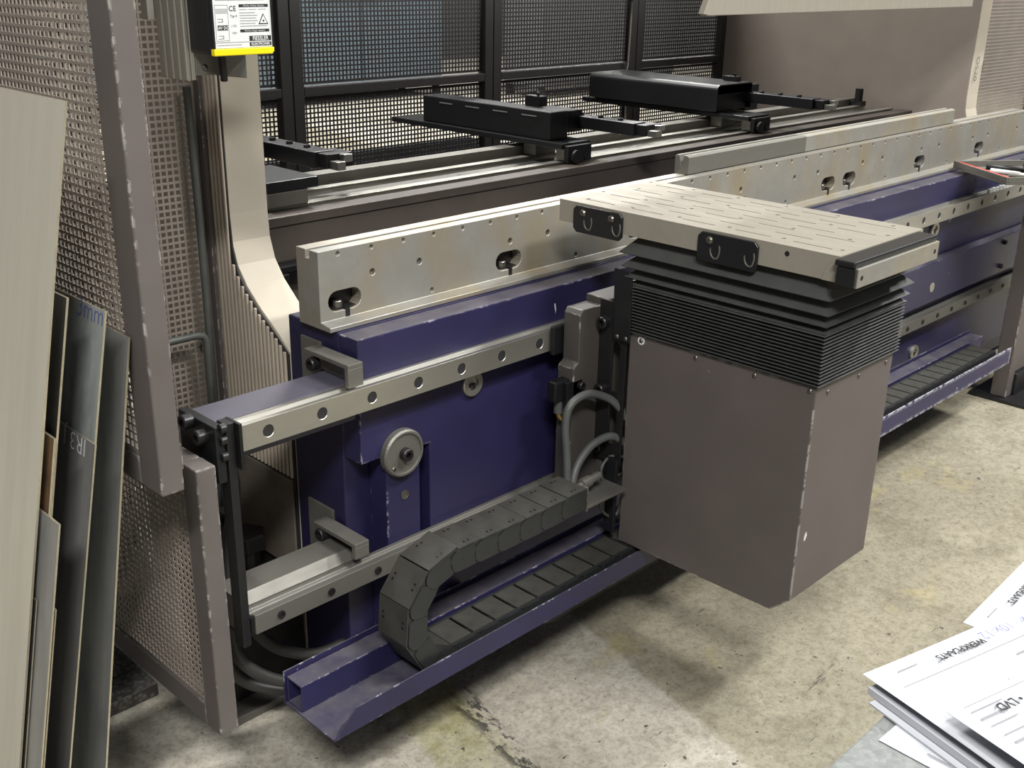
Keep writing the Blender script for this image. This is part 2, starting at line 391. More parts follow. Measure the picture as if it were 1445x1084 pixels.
# things standing in the hall behind the machine
def cabinet(x0, x1, y0, y1, z0, z1, mat, label, n):
    t = thing('storage_cabinet', ((x0 + x1) / 2, (y0 + y1) / 2, 0), label, 'cabinet')
    MB().box(x0, x1, y0, y1, z0, z1).build('cabinet_body', mat, t, .01)
    w = (x1 - x0) / n
    for i in range(n):
        d = MB().box(x0 + i * w + .02, x0 + (i + 1) * w - .02, y0 - .025, y0 - .001, z0 + .06, z1 - .06).build('door', mat, t, .005)
        MB().box(x0 + (i + 1) * w - .10, x0 + (i + 1) * w - .07, y0 - .045, y0 - .0255, z0 + (z1 - z0) * .45, z0 + (z1 - z0) * .6).build('handle', 'black', d)
    for x in (x0 + .05, x1 - .05):
        for y in (y0 + .05, y1 - .05): MB().box(x - .03, x + .03, y - .03, y + .03, 0, z0).build('leg', 'black', t)
cabinet(4.0, 8.6, 9.6, 10.3, .12, 2.3, 'hallblue', 'blue grey cabinet row standing far behind the rear mesh guard', 4)
cabinet(9.2, 11.6, 8.6, 9.2, .12, 2.3, 'hallgrey', 'dark grey cabinet beside the blue grey row in the hall', 2)
cabinet(12.2, 13.8, 7.6, 8.2, .12, 2.3, 'hallblue', 'blue grey cabinet at the far end of the hall', 2)
sg = MB().box(6.9, 7.7, 9.55, 9.574, 1.05, 1.28).build('wall_sign', 'halltan'); tag(sg, 'tan board hung on the blue grey cabinet row', 'board')

ec = thing('side_backdrop_box', (.7, 2.65, 0), 'dark cabinet-shaped box added behind the perforated side fence to darken its holes', 'cabinet')  # added box, darkens what shows through the fence and door holes
MB().box(.30, 1.09, 2.36, 2.95, .1, 1.95).build('cabinet_body', 'guard_dark', ec, .004)  # body of the added backdrop box
MB().box(.31, 1.08, 2.338, 2.359, .12, 1.93).build('door', 'guard_dark', ec, .003)
for x in (.34, 1.05):
    for y in (2.40, 2.90): MB().box(x - .03, x + .03, y - .03, y + .03, .0305, .0995).build('leg', 'black', ec)

bn = thing('rear_backdrop_box', (3.0, 3.9, 0), 'low dark open box added behind the rear guard to darken its lower holes', 'backdrop')  # added dark box, keeps the lit floor out of the lower mesh
MB().box(1.75, 4.2, 3.35, 3.36, .08, .52).build('backdrop_wall', 'guard_dark', bn, .003); MB().box(1.75, 4.2, 4.46, 4.47, .08, .52).build('backdrop_wall', 'guard_dark', bn, .003)
MB().box(1.75, 1.76, 3.3605, 4.4595, .08, .52).build('backdrop_wall', 'guard_dark', bn, .003); MB().box(4.19, 4.2, 3.3605, 4.4595, .08, .52).build('backdrop_wall', 'guard_dark', bn, .003)
MB().box(1.761, 4.189, 3.361, 4.459, .08, .10).build('backdrop_floor', 'guard_dark', bn)
for x in (1.85, 4.1):
    for y in (3.45, 4.36): MB().box(x - .05, x + .05, y - .05, y + .05, 0, .0795).build('foot', 'black', bn)

# checker plate in the floor behind the gate
ck = MB().box(.55, .84, 1.82, 2.75, .001, .03).build('checker_plate', 'checker', None, .002)
tag(ck, 'steel checker plate lying on the floor behind the lower gate', 'floor plate')

# ================================================================== PRESS BRAKE
pb = thing('press_brake', (2.6, 1.9, 0), 'violet blue press brake bed with steel guide rails between two side frames', 'machine')
XR = 4.20
MB().box(1.10, 4.43, 1.507, 1.66, .03, .803).build('bed_frame', 'bluedark', pb, .003)
tagp = lambda o, l: tag(o, l)
poly = [(1.102, .801), (1.102, .562), (1.159, .562), (1.159, .12), (1.241, .12), (1.241, .556), (1.266, .556), (1.266, .12), (4.40, .12), (4.40, .801)]
MB().prism(poly, 'Y', 1.455, 1.5065).build('front_plate', 'blue', pb, .0025)
MB().box(1.094, 1.0995, 1.555, 1.615, .66, .775).build('mounting_pad', 'dullsteel', pb, .001)
MB().box(1.094, 1.0995, 1.54, 1.62, .33, .44).build('mounting_pad', 'dullsteel', pb, .001)
# base plate, foot lug, levelling bolt
MB().box(.88, 4.535, 1.62, 3.05, .0, .018).build('base_plate', 'dullsteel', pb, .002)
MB().box(.93, 1.098, 1.665, 1.86, .018, .245).build('foot_lug', 'bolt_dark', pb, .004)
lb = MB().lathe([(.024, .2455), (.024, .30)], (1.03, 1.75, 0), (0, 0, 1), 20).build('levelling_bolt', 'bolt_dark', pb)
MB().lathe([(.038, .30), (.040, .303), (.040, .332), (.036, .336)], (1.03, 1.75, 0), (0, 0, 1), 6).build('hex_head', 'bolt_dark', lb, .001)
# caps and bosses on the bed front
def cap(x, z, y=1.4545):
    d = MB().lathe([(.047, 0), (.047, .012), (.044, .016), (.040, .016), (.039, .013), (.012, .013)], (x, y, z), (0, -1, 0), 40).build('access_cap', 'dullsteel', pb)
    inst('cap_screw', B_capbig, (x, y - .010, z), (0, -1, 0), d); inst('pin', B_dome, (x - .026, y - .013, z - .024), (0, -1, 0), d)
cap(1.192, .562)
Rg = lathe_mesh('boss_ring', [(.026, 0), (.026, .006), (.024, .008), (.0135, .008), (.0125, .001)], 'railsteel', 28)
Rp = lathe_mesh('boss_hole', [(.0085, .0), (.0085, .0065), (.005, .0065), (.0045, .003)], 'bolt_dark', 20)
for x, z in ((1.375, .651), (3.40, .647), (3.39, .235)):
    o = inst('boss_ring', Rg, (x, 1.4545, z), (0, -1, 0), pb); inst('boss_screw', Rp, (x, 1.4535, z), (0, -1, 0), o)
inst('dowel_hole', lathe_mesh('dowel', [(.010, 0), (.0095, .0012), (.0075, .0014), (.007, .0004)], 'boltm', 18), (1.202, 1.4545, .468), (0, -1, 0), pb)
# guide rails
prof = lambda z0, z1: [(1.42, z0), (1.42, z1), (1.430, z1), (1.4345, z1 - .006), (1.442, z1 - .006), (1.4455, z1), (1.4545, z1), (1.4545, z0), (1.4455, z0), (1.442, z0 + .006), (1.4345, z0 + .006), (1.430, z0)]
cut = MB()
HX = [.891 + .1068 * i for i in range(31)]
for x in HX: cut.cyl((x, 1.41, .7045), (x, 1.431, .7045), .0106, 20)
ur = MB().prism(prof(.682, .727), 'X', .84, XR).build('guide_rail', 'railsteel', pb, .0006, cut, 1)
for x in HX: inst('hole_plug', B_plug, (x, 1.4235, .7045), (0, -1, 0), ur)
lr = MB().prism(prof(.339, .376), 'X', .84, XR).build('guide_rail', 'dullsteel', pb, .001)
for x in HX: inst('rail_screw', B_rail, (x, 1.4198, .3575), (0, -1, 0), lr)
MB().box(.816, 1.0935, 1.455, 1.535, .655, .7285).build('rail_beam', 'beamgrey', pb, .002)
MB().prism([(1.455, .325), (1.455, .378), (1.475, .392), (1.535, .392), (1.535, .325)], 'X', .834, 1.0935).build('rail_beam', 'dullsteel', pb, .001)
MB().box(.8335, .8395, 1.424, 1.452, .342, .372).build('rail_end_shade', 'black', pb)  # black box standing for the shade inside the open rail end
# end plate with hanging bar
ep = MB().box(.799, .8155, 1.428, 1.54, .635, .733).build('end_plate', 'blackmetal', pb, .0015)
for p in ((269, 593), (289, 615)): inst('cap_screw', B_capbig, P(*p, X=.799), (-1, 0, 0), ep)
eb = MB().box(.8165, .832, 1.424, 1.452, .32, .735).build('hanging_bar', 'blackmetal', pb, .0015)
for p in ((317, 604), (318, 621), (320, 643.5)): inst('cap_screw', B_cap, P(*p, X=.8165), (-1, 0, 0), eb)
MB().box(.8325, .8385, 1.412, 1.4535, .655, .735).build('rail_stop', 'black', pb, .001)
# U brackets that hold the rail beams to the bed
for z0, z1 in ((.7295, .772), (.393, .424)):
    k = MB().box(1.060, 1.0925, 1.428, 1.556, z1 - .008, z1).box(1.060, 1.0925, 1.428, 1.438, z0, z1 - .008).box(1.085, 1.0925, 1.438, 1.556, z0, z1 - .008).build('mounting_bracket', 'dullsteel', pb, .001)
    inst('cap_screw', B_capbig, (1.060 + .012, 1.535, (z0 + z1) / 2 - .004), (-1, 0, 0), k)
# cover plate on the right-hand bed with bolts
cvp = MB().prism([(1.428, .41), (1.4545, .41), (1.4545, .553), (1.440, .553), (1.428, .545)], 'X', 3.06, 4.39).build('cover_plate', 'blue', pb, .0015)
for x in (3.14, 3.95):
    for z in (.435, .522): inst('dome_bolt', B_cap, (x, 1.428, z), (0, -1, 0), cvp)
inst('badge', lathe_mesh('badge', [(.016, 0), (.016, .0015)], 'alu', 24), (3.395, 1.428, .462), (0, -1, 0), cvp)
# side frames: C profile
cp = [(1.84, 2.3), (1.845, .96), (1.842, .905), (1.828, .862), (1.80, .826), (1.757, .79), (1.70, .752), (1.665, .725), (1.665, .019), (3.0, .019), (3.0, 2.3)]
cpl = cp[:-2] + [(2.33, .019), (2.33, 2.3)]
sfl = MB().prism(cpl, 'X', 1.104, 1.19).build('side_frame', 'beige', pb, .0015)
rb = MB()
for i in range(18):
    y = 1.672 + .0132 * i
    top = 2.2
    for (ya, za), (yb, zb) in zip(cp[1:8], cp[2:8]):
        if yb <= y <= ya: top = zb + (za - zb) * (y - yb) / (ya - yb) - .006
    if y > 1.838: top = 2.2
    rb.box(1.0955, 1.1, y, y + .0072, .46, top)
MB().prism([(1.667, .25), (1.667, .72), (1.70, .744), (1.757, .782), (1.80, .817), (1.826, .853), (1.839, .90), (1.843, .96), (1.84, 2.2), (1.905, 2.2), (1.905, .25)], 'X', 1.1005, 1.1035).build('rib_gap_shade', 'guard_dark', pb)  # added dark backing, puts shade into the gaps between the ribs
rb.build('ribbed_cladding', 'ribbed', pb, .001, None, 1)
MB().box(1.0955, 1.1, 1.675, 1.905, .25, .455).build('plain_cladding', 'dirty', pb, .001)
sfr = MB().prism(cp, 'X', 4.432, 4.53).build('side_frame', 'beige', pb, .0015)
pn = [(y + .001 if y < 2 else y, z) for y, z in cp]
MB().prism(pn, 'X', 4.425, 4.4315).build('side_panel', 'panel', pb)
for body, px, py, sz in (('OS20', 1376, 97, .042), ('450 .1', 1384, 100, .030)):
    p = P(px, py, Y=1.8395); text('handwriting', body, sz, (p.x, 1.8385, p.z), (-.05, 0, -1), (1, 0, -.05), 'ink', sfr, 'CENTER', -.0006)
# ram above with the punch it carries
MB().box(1.2, 4.42, 1.545, 1.78, 1.47, 2.3).build('ram', 'beige', pb, .003)
MB().box(1.3, 4.35, 1.560, 1.610, 1.44, 1.4695).build('clamp_bar', 'dullsteel', pb, .002)
pnl = MB().prism([(2.235, 1.314), (2.255, 1.310), (3.72, 1.310), (3.72, 1.4395), (2.30, 1.4395)], 'Y', 1.578, 1.596).build('punch', 'tablesteel', None, .002)
tag(pnl, 'long steel punch blade clamped under the ram', 'punch')

# cable tray
ct = thing('cable_tray', (2.3, 1.3, .2), 'violet blue folded cable tray running along the foot of the bed', 'cable tray')
ZT = .2135
MB().prism([(1.235, ZT), (1.375, ZT), (1.375, ZT + .066), (1.372, ZT + .066), (1.372, ZT + .003), (1.235, ZT + .003)], 'X', .857, 3.64).build('tray_bottom', 'blue', ct, .0008)
lipp = [(.858, ZT), (2.70, ZT), (2.70, ZT + .046), (.905, ZT + .044)]
MB().prism(lipp, 'Y', 1.232, 1.2348).build('tray_lip', 'blue', ct, .0006)
MB().prism([(2.703, ZT - .02), (3.64, ZT - .02), (3.64, ZT + .036), (2.703, ZT + .040)], 'Y', 1.231, 1.2348).build('tray_lip', 'blueworn', ct, .0006)
tb = [(1.328, ZT + .0032), (1.3715, ZT + .0032), (1.3715, ZT + .055), (1.328, ZT + .055)]
sq = MB().box(.862, 3.63, 1.328, 1.3715, ZT + .0032, ZT + .055)
sq.build('square_tube', 'blue', ct, .002, MB().box(.80, 1.0, 1.331, 1.3685, ZT + .0065, ZT + .0515))
for x in (1.3, 2.2, 3.1): MB().box(x, x + .05, 1.36, 1.4535, ZT - .03, ZT - .0005).build('tray_bracket', 'bluedark', ct)

# ================================================================== DIE HOLDER + V DIES
dh = thing('die_holder', (2.7, 1.57, .80), 'long ground steel die holder with oblong windows on the bed', 'die holder')
prof_d = [(1.512, .8035), (1.512, .812), (1.540, .816), (1.540, .944), (1.566, .944), (1.566, .928), (1.577, .928), (1.577, .944), (1.605, .944), (1.605, .8035)]
cut = MB(); XL, XE = 1.088, 4.28
x = 1.131; i = 0
while x < XE - .02:
    cut.cyl((x, 1.53, .9355), (x, 1.546, .9355), .0042, 12); x += .0752; i += 1
for x in (1.207, 1.320, 1.564, 1.677, 1.92, 2.04, 2.28, 2.40, 2.658, 2.780, 3.036, 3.157, 3.417, 3.540, 3.80, 3.925, 4.18):
    cut.cyl((x, 1.53, .8885), (x, 1.55, .8885), .0065, 14)
for x in (1.351, 1.769, 2.19, 2.624, 3.191, 3.62, 4.05): cut.cyl((x, 1.53, .8265), (x, 1.546, .8265), .0048, 12)
WIN = [1.143, 1.561, 1.985, 2.40, 2.845, 2.965, 3.414, 3.864]
for x in WIN:
    pts = []
    for k in range(9): pts.append((x + .018 + .019 * math.cos(-PI / 2 + PI * k / 8), .849 + .019 * math.sin(-PI / 2 + PI * k / 8)))
    for k in range(9): pts.append((x - .018 + .019 * math.cos(PI / 2 + PI * k / 8), .849 + .019 * math.sin(PI / 2 + PI * k / 8)))
    cut.prism(pts, 'Y', 1.53, 1.62)
cut2 = MB()
me0 = MB().prism(prof_d, 'X', XL, XE); body = me0.build('holder_body', 'die', dh, .0008, cut, 1)
Bw = bolt_mesh('window_screw', .009, .012, 'boltm')
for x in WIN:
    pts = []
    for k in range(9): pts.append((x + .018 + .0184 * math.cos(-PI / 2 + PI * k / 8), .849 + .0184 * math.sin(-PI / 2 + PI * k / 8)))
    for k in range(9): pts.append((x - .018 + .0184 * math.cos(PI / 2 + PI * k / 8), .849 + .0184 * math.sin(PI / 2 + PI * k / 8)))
    MB().prism(pts, 'Y', 1.566, 1.604).build('pocket_shade_block', 'black', dh)  # black filler, shade of the open window put into its colour
    MB().box(x - .03, x + .03, 1.546, 1.5655, .8307, .8335).build('clamp_shoe', 'bolt_dark', dh)
    t = inst('clamp_screw', Bw, (x - .006, 1.556, .8337), (0, 0, 1), dh)
    s_ = MB().box(x + .0, x + .010, 1.5395, 1.552, .813, .834).build('screw_shank', 'bolt_dark', t)
for (x0, x1, m, lab) in ((2.205, 2.747, 'dullsteel', 'darker V die segment with its notched end showing, on the die holder'), (2.748, 3.69, 'die', 'bright long V die segment next to the darker one on the die holder')):
    vd = MB().prism([(1.568, .9445), (1.568, .986), (1.576, .990), (1.5835, .990), (1.5905, .962), (1.5975, .990), (1.604, .990), (1.610, .986), (1.610, .9445)], 'X', x0, x1).build('v_die', m, None, .0008, None, 1)
    tag(vd, lab, 'die')

# ================================================================== BACK GAUGE
bg = thing('back_gauge_beam', (2.8, 2.2, 0), 'dark brown rear beam carrying bright linear rails behind the die', 'machine beam')
MB().box(1.192, 4.41, 2.05, 2.36, .019, .862).build('beam_body', 'beam', bg, .003)
MB().box(1.192, 4.40, 2.046, 2.10, .8625, .884).build('front_strip', 'beam', bg, .002)
lrp = lambda y, z: [(y, z), (y, z + .010), (y + .006, z + .014), (y + .006, z + .020), (y, z + .026), (y + .03, z + .026), (y + .024, z + .020), (y + .024, z + .014), (y + .03, z + .010), (y + .03, z)]
MB().prism(lrp(2.115, .8625), 'X', 1.195, 4.38).build('linear_rail', 'railsteel', bg, .0008)
MB().box(1.195, 4.385, 2.155, 2.225, .8625, .878).build('guide_plate', 'steel', bg, .001)
MB().prism(lrp(2.24, .8625), 'X', 1.195, 4.38).build('linear_rail', 'railsteel', bg, .0008)
MB().box(1.195, 4.385, 2.29, 2.34, .8625, .912).build('rack_bar', 'dullsteel', bg, .001)
MB().cyl((4.345, 2.26, .905), (4.345, 2.26, .955), .016, 16).box(4.3255, 4.3645, 2.235, 2.2885, .8885, .9055).build('end_stop', 'black', bg)
tagp(MB().box(1.2, 1.42, 2.0, 2.045, .77, .785).box(1.3, 1.33, 1.99, 2.045, .72, .77).build('lower_slide', 'black', bg, .002), 'black slide bracket under the beam')

def finger(t, x0, x1, y0, y1, z, dz=.035):
    MB().box(x0, x1, y0 + .07, y1, z - dz, z).build('finger_arm', 'blackmetal', t, .002)
    MB().box(x0 + .012, x1 + .03, y0 + .035, y0 + .11, z - dz * .95, z - .003).build('finger_head', 'black', t, .002)
    MB().box(x0 + .018, x0 + .042, y0, y0 + .0345, z - dz * .95, z - dz * .45).build('stop_tip', 'steel', t, .001)
    MB().box(x0 + .048, x0 + .072, y0 + .012, y0 + .0345, z - dz * .55, z - .004).build('stop_tip', 'steel', t, .001)
    for k in range(3): inst('cap_screw', B_cap, ((x0 + x1) / 2, y0 + .14 + k * .075, z - .003), (0, 0, 1), t)
def gauge(x, label, cover):
    t = thing('back_gauge', (x, 2.4, .86), label, 'back gauge')
    MB().box(x - .07, x + .07, 2.108, 2.335, .8895, .925).build('slide_block', 'black', t, .003) if False else None
    MB().box(x - .045, x + .045, 2.106, 2.15, .8895, .9245).build('runner_block', 'dullsteel', t, .003)
    MB().box(x - .045, x + .045, 2.232, 2.28, .8895, .9245).build('runner_block', 'dullsteel', t, .003)
    pl = MB().box(x - .07, x + .055, 2.105, 2.86, .925, .941).build('base_plate', 'blackmetal', t, .002)
    MB().cyl((x - .035, 2.10, .905), (x - .035, 2.075, .905), .019, 18).cyl((x + .02, 2.10, .902), (x + .02, 2.085, .902), .012, 14).box(x - .06, x + .04, 2.088, 2.1045, .888, .935).build('adjuster', 'black', t, .001)
    if cover:
        pts = []
        for k in range(7): a = PI / 2 * k / 6; pts.append((x + .14 - .02 + .02 * math.cos(a), 1.035 - .02 + .02 * math.sin(a)))
        for k in range(7): a = PI / 2 + PI / 2 * k / 6; pts.append((x - .08 + .02 + .02 * math.cos(a), 1.035 - .02 + .02 * math.sin(a)))
        outer = pts + [(x - .08, .945), (x - .074, .945), (x - .074, 1.029), (x + .134, 1.029), (x + .134, .945), (x + .14, .945)]
        MB().prism(outer, 'Y', 2.235, 2.82).build('cover', 'blackmetal', t, .001)
        MB().box(x - .072, x + .132, 2.25, 2.80, .9415, 1.0).build('drive_body', 'black', t, .003)
        fx = x + .135
    else:
        MB().box(x - .055, x + .022, 2.165, 2.72, .9415, 1.022).build('drive_body', 'blackmetal', t, .004)
        for k in range(4): MB().box(x - .0562, x - .0548, 2.22 + k * .12, 2.28 + k * .12, 1.004, 1.007).build('slot', 'inkgrey', t)
        fx = x + .06
        MB().box(x + .0225, x + .10, 2.18, 2.30, .955, 1.018).build('side_block', 'black', t, .003)
    MB().box(fx - .05, fx - .02, 2.27, 2.33, 1.036 if cover else 1.0225, 1.052).build('valve', 'black', t, .001)
    for k in range(3): MB().cyl((fx - .045 + k * .012, 2.28 + k * .012, 1.0525), (fx - .045 + k * .012, 2.28 + k * .012, 1.062), .004, 10).build('fitting', 'bolt_dark', t)
    finger(t, fx + .02 - (.05 if cover else 0), fx + .075 - (.05 if cover else 0), 1.90, 2.26, 1.0)
    if cover: MB().box(fx + .0055, fx + .09, 2.262, 2.33, .93, 1.02).build('side_block', 'black', t, .003)
    return t
gauge(2.41, 'black back gauge with a long flat base plate in front of the rear mesh', False)
gauge(3.36, 'black back gauge under a rounded sheet cover', True)
t = thing('back_gauge', (1.5, 2.4, .86), 'black back gauge finger arm beside the cream column', 'back gauge')
MB().box(1.36, 1.50, 2.105, 2.30, .9255, .95).build('base_plate', 'blackmetal', t, .002)
for y in (2.106, 2.232): MB().box(1.36, 1.47, y, y + .046, .8895, .925).build('runner_block', 'dullsteel', t, .003)
MB().box(1.40, 1.49, 2.31, 2.52, .9255, .99).build('drive_body', 'black', t, .003)
MB().box(1.4905, 1.56, 2.45, 2.52, .93, .985).build('side_block', 'black', t, .003)
finger(t, 1.565, 1.625, 2.14, 2.62, .985, .04)

# ================================================================== GUARDS
def frame_door(name, label, x0, x1, y0, y1, z0, z1, postw, botw, topw, xs, pitch, hole):
    t = thing(name, ((x0 + x1) / 2, (y0 + y1) / 2, z0), label, 'guard')
    MB().box(x0, x1, y0, y0 + postw, z0, z1).build('frame_post', 'guard', t, .003)
    MB().box(x0, x1, y1 - postw, y1, z0, z1).build('frame_post', 'guard', t, .003)
    MB().box(x0, x1, y0 + postw + .0005, y1 - postw - .0005, z0, z0 + botw).build('frame_rail', 'guard', t, .003)
    MB().box(x0, x1, y0 + postw + .0005, y1 - postw - .0005, z1 - topw, z1).build('frame_rail', 'guard', t, .003)
    perf('perforated_sheet', 'perf', t, 'X', y0 + postw + .001, y1 - postw - .001, z0 + botw + .001, z1 - topw - .001, xs, pitch, hole)
    return t
XD = .652
ud = frame_door('guard_door', 'tall taupe guard door of perforated sheet with chipped post', XD, XD + .036, 1.328, 1.93,   .70, 2.10, .06, .045, .05, XD + .004, .0128, .0088)
MB().box(XD + .0365, XD + .046, 1.345, 1.385, .725, .765).build('latch', 'guard', ud, .001)
frame_door('guard_gate', 'low taupe guard gate of perforated sheet below the tall door', .748, .783, 1.405, 1.93, .185, .683, .045, .045, .05, .752, .0128, .0085)
mg = thing('safety_fence', (.95, 1.906, .2), 'fixed perforated guard panel beside the ribbed column', 'guard')
perf('perforated_sheet', 'perf', mg, 'Y', .792, 1.086, .2, 1.75, 1.908, .0128, .0085)
MB().box(1.0865, 1.0945, 1.89, 1.93, .2, 1.75).build('frame_post', 'guard', mg, .001)
MB().box(.785, .7915, 1.89, 1.93, .2, 1.75).build('frame_post', 'guard', mg, .001)
for x in (.788, 1.0905): MB().box(x - .003, x + .003, 1.90, 1.92, .0185 if x > .9 else .03, .1995).build('foot', 'guard', mg)
# rear mesh cage
YB = 3.03; 
edges = [P(px, 60, Y=YB).x for px in (400, 686, 888, 990)]
bounds = [1.194, edges[0], edges[1], edges[2], 4.42]
zb = P(560, 117, Y=YB).z
labs = ['narrow dark rear guard panel next to the cream column', 'wide dark rear guard panel behind the finger arm gauge', 'dark rear guard panel behind the base plate gauge', 'dark rear guard panel behind the rounded cover gauge']
for i in range(4):
    a, b = bounds[i], bounds[i + 1]; t = thing('rear_guard', ((a + b) / 2, YB, .3), labs[i], 'guard', None)
    for x in (a + .002, b - .042): MB().box(x, x + .04, YB - .04, YB - .002, .019, 1.75).build('frame_post', 'guard_dark', t, .002)
    for z in (.30, zb - .018, 1.71): MB().box(a + .043, b - .043, YB - .04, YB - .002, z + .004, z + .032).build('frame_rail', 'guard_dark', t, .002)
    for j, (z0, z1) in enumerate(((.337, zb - .019), (zb + .019, 1.709))):
        perf('perforated_sheet', 'guard_dark', t, 'Y', a + .043, b - .043, z0, z1, YB - .018, .0152, .0098)
pr = MB().tube([P(892, 2, Y=YB - .06), P(886, 92, Y=YB - .06), P(884, 104, Y=YB - .06), P(882, 180, Y=YB - .06)], .004, 8, 3).build('guard_rod', 'alu'); tag(pr, 'thin bright rod standing against the rear guard post', 'rod')
# guard on the far right outside the side frame
rg = thing('safety_fence', (4.9, 1.9, 0), 'perforated guard panel beyond the marked side frame', 'guard')
perf('perforated_sheet', 'perf', rg, 'Y', 4.56, 5.6, .05, 1.8, 2.05, .0152, .0098)
MB().box(5.61, 5.66, 2.02, 2.06, 0, 1.85).build('frame_post', 'guard_dark', rg, .002)
MB().box(4.54, 4.559, 2.03, 2.06, 0, 1.85).build('frame_post', 'guard_dark', rg, .002)

# conduits on the side guard
c1 = MB().tube([P(263, 122, Y=1.885), P(283, 330, Y=1.885), P(304, 575, Y=1.885), P(320, 760, Y=1.885)], .0075, 10, 2).build('conduit_pipe', 'hose'); tag(c1, 'straight grey conduit pipe running down the side guard panel', 'pipe')
c2 = MB().tube([P(222, 487, Y=1.87), P(260, 478, Y=1.87), P(282, 474, Y=1.87), P(290, 480, Y=1.87), P(293, 500, Y=1.87), P(300, 580, Y=1.87), P(311, 740, Y=1.87)], .0075, 10, 6).build('conduit_pipe', 'hose'); tag(c2, 'grey conduit pipe bending over at the side guard panel', 'pipe')

# ================================================================== LASER SENSOR WITH ITS BRACKET
ls = thing('laser_sensor', (.91, 1.48, 1.287), 'yellow and black laser safety sensor with white rating label', 'sensor')
X0, X1, Y0, Y1, Z0, Z1 = .8615, .964, 1.45, 1.512, 1.287, 1.392
MB().prism([(X0, Z0 + .006), (X0 + .004, Z0 + .0), (X1, Z0), (X1, Z1), (X0, Z1)], 'Y', Y0 + .008, Y1).build('housing', 'blackmetal', ls, .002)
MB().prism([(X0 + .001, Z0), (X1 - .004, Z0), (X1, Z0 + .004), (X1, Z0 + .010), (X0 + .001, Z0 + .010)], 'Y', Y0 - .002, Y0 + .0075).build('yellow_edge', 'yellow', ls, .0015)
MB().box(X0 + .001, X1, Y0 - .002, Y0 + .0075, Z0 + .081, Z1).build('yellow_edge', 'yellow', ls, .0015)
MB().box(X0 + .001, X0 + .004, Y0 - .0015, Y0 + .0075, Z0 + .0105, Z0 + .0805).build('side_strip', 'blackmetal', ls)
MB().box(X1 - .002, X1, Y0 - .0015, Y0 + .0075, Z0 + .0105, Z0 + .0805).build('side_strip', 'blackmetal', ls)
lbw = MB().box(X0 + .0045, X1 - .0025, Y0, Y0 + .0075, Z0 + .0105, Z0 + .0805).build('rating_label', 'white', ls)
yl = Y0 - .0006
def lt(body, size, u, v, mat='ink', al='LEFT', b=0.0, xs=1.0): text('lettering', body, size, (X0 + u, yl, Z0 + v), (1, 0, 0), (0, 0, 1), mat, lbw, al, b, xs)
def bar(u0, u1, v0, v1, mat='ink', d=0): MB().box(X0 + u0, X0 + u1, Y0 - .0004 - d, Y0 - .0001, Z0 + v0, Z0 + v1).build('print_block', mat, lbw)
bar(.0615, .0985, .0195, .0265); lt('FIESSLER', .0078, .080, .0203, 'white', 'CENTER', .00012, .93)
bar(.0615, .0985, .0125, .0178); lt('ELEKTRONIK', .0052, .080, .0134, 'white', 'CENTER', .0001, 1.05)
bar(.0055, .0610, .0183, .0187, 'inkgrey')
bar(.0100, .0270, .0355, .0420); lt('24V DC', .0058, .0185, .0366, 'white', 'CENTER', .0001)
lt('CE', .0100, .0360, .0615, 'ink', 'CENTER'); lt('Typ 4', .0048, .0372, .0530, 'ink', 'CENTER'); lt('c UL', .0048, .0372, .0400, 'inkgrey', 'CENTER'); lt('TUV', .0040, .0372, .0300, 'ink', 'CENTER')
for v in (.0665, .0320): bar(.0470, .0960, v, v + .0038)
for v, a in ((.0665, 'Warning  Achtung  Attention'), (.0320, 'Warning  Danger  Attention')): lt(a, .0030, .0715, v + .0008, 'white', 'CENTER')
for k in range(6): bar(.0475, .0475 + (.026, .030, .028, .030, .026, .046)[k], .0585 - k * .0037, .0590 - k * .0037, 'inkgrey')
for k in range(3): bar(.0470 + k * .016, .0600 + k * .016, .0630, .0634, 'inkgrey')
for k in range(4): bar(.0085, .0275, .0640 - k * .0018, .0644 - k * .0018, 'inkgrey')
for v in (.0505, .0275): bar(.0110, .0190, v, v + .0005, 'inkgrey'); bar(.0110, .0190, v - .004, v - .0035, 'inkgrey'); bar(.0185, .0195, v - .004, v + .0005, 'inkgrey')
for a in ((.0075, .0283, .0208, .0211), (.0075, .0283, .0695, .0698), (.0073, .0076, .0208, .0698), (.0282, .0285, .0208, .0698)): bar(*a, 'inkgrey')
bar(.0090, .0900, .0760, .0765, 'inkgrey'); bar(.0080, .0480, .0145, .0149, 'inkgrey')
tri = [(.0785, .0425), (.0950, .0425), (.08675, .0575)]
tin = [(.0805, .0438), (.0930, .0438), (.08675, .0550)]
g = MB().prism([(X0 + a, Z0 + b) for a, b in tri], 'Y', Y0 - .0004, Y0 - .0001).build('warning_triangle', 'ink', lbw)
MB().prism([(X0 + a, Z0 + b) for a, b in tin], 'Y', Y0 - .0007, Y0 - .00041).build('triangle_field', 'white', lbw)
MB().lathe([(.0014, 0), (.0014, .0002)], (X0 + .08675, Y0 - .00072, Z0 + .0472), (0, -1, 0), 14).build('print_dot', 'ink', lbw)
ap = thing('sensor_bracket', (.87, 1.55, 1.24), 'aluminium profile bracket carrying the laser sensor', 'bracket')
zz = 1.248
for k in range(4): MB().box(.853, .8605, 1.5135 + k * .020, 1.5315 + k * .020, zz, 1.8).build('profile_rib', 'alu', ap, .002)
MB().box(.861, .868, 1.5135, 1.592, zz + .001, 1.8).build('profile_web', 'alu', ap, .001)
br = MB().box(.8685, .905, 1.5135, 1.518, 1.255, 1.40).build('bracket_plate', 'dullsteel', ap, .001)
inst('dome_screw', B_dome, (.884, 1.5135, 1.266), (0, -1, 0), br)
MB().prism([(.9145, 1.252), (.955, 1.247), (.955, 1.40), (.9145, 1.40)], 'Y', 1.5135, 1.60).build('side_plate', 'dullsteel', ap, .001)
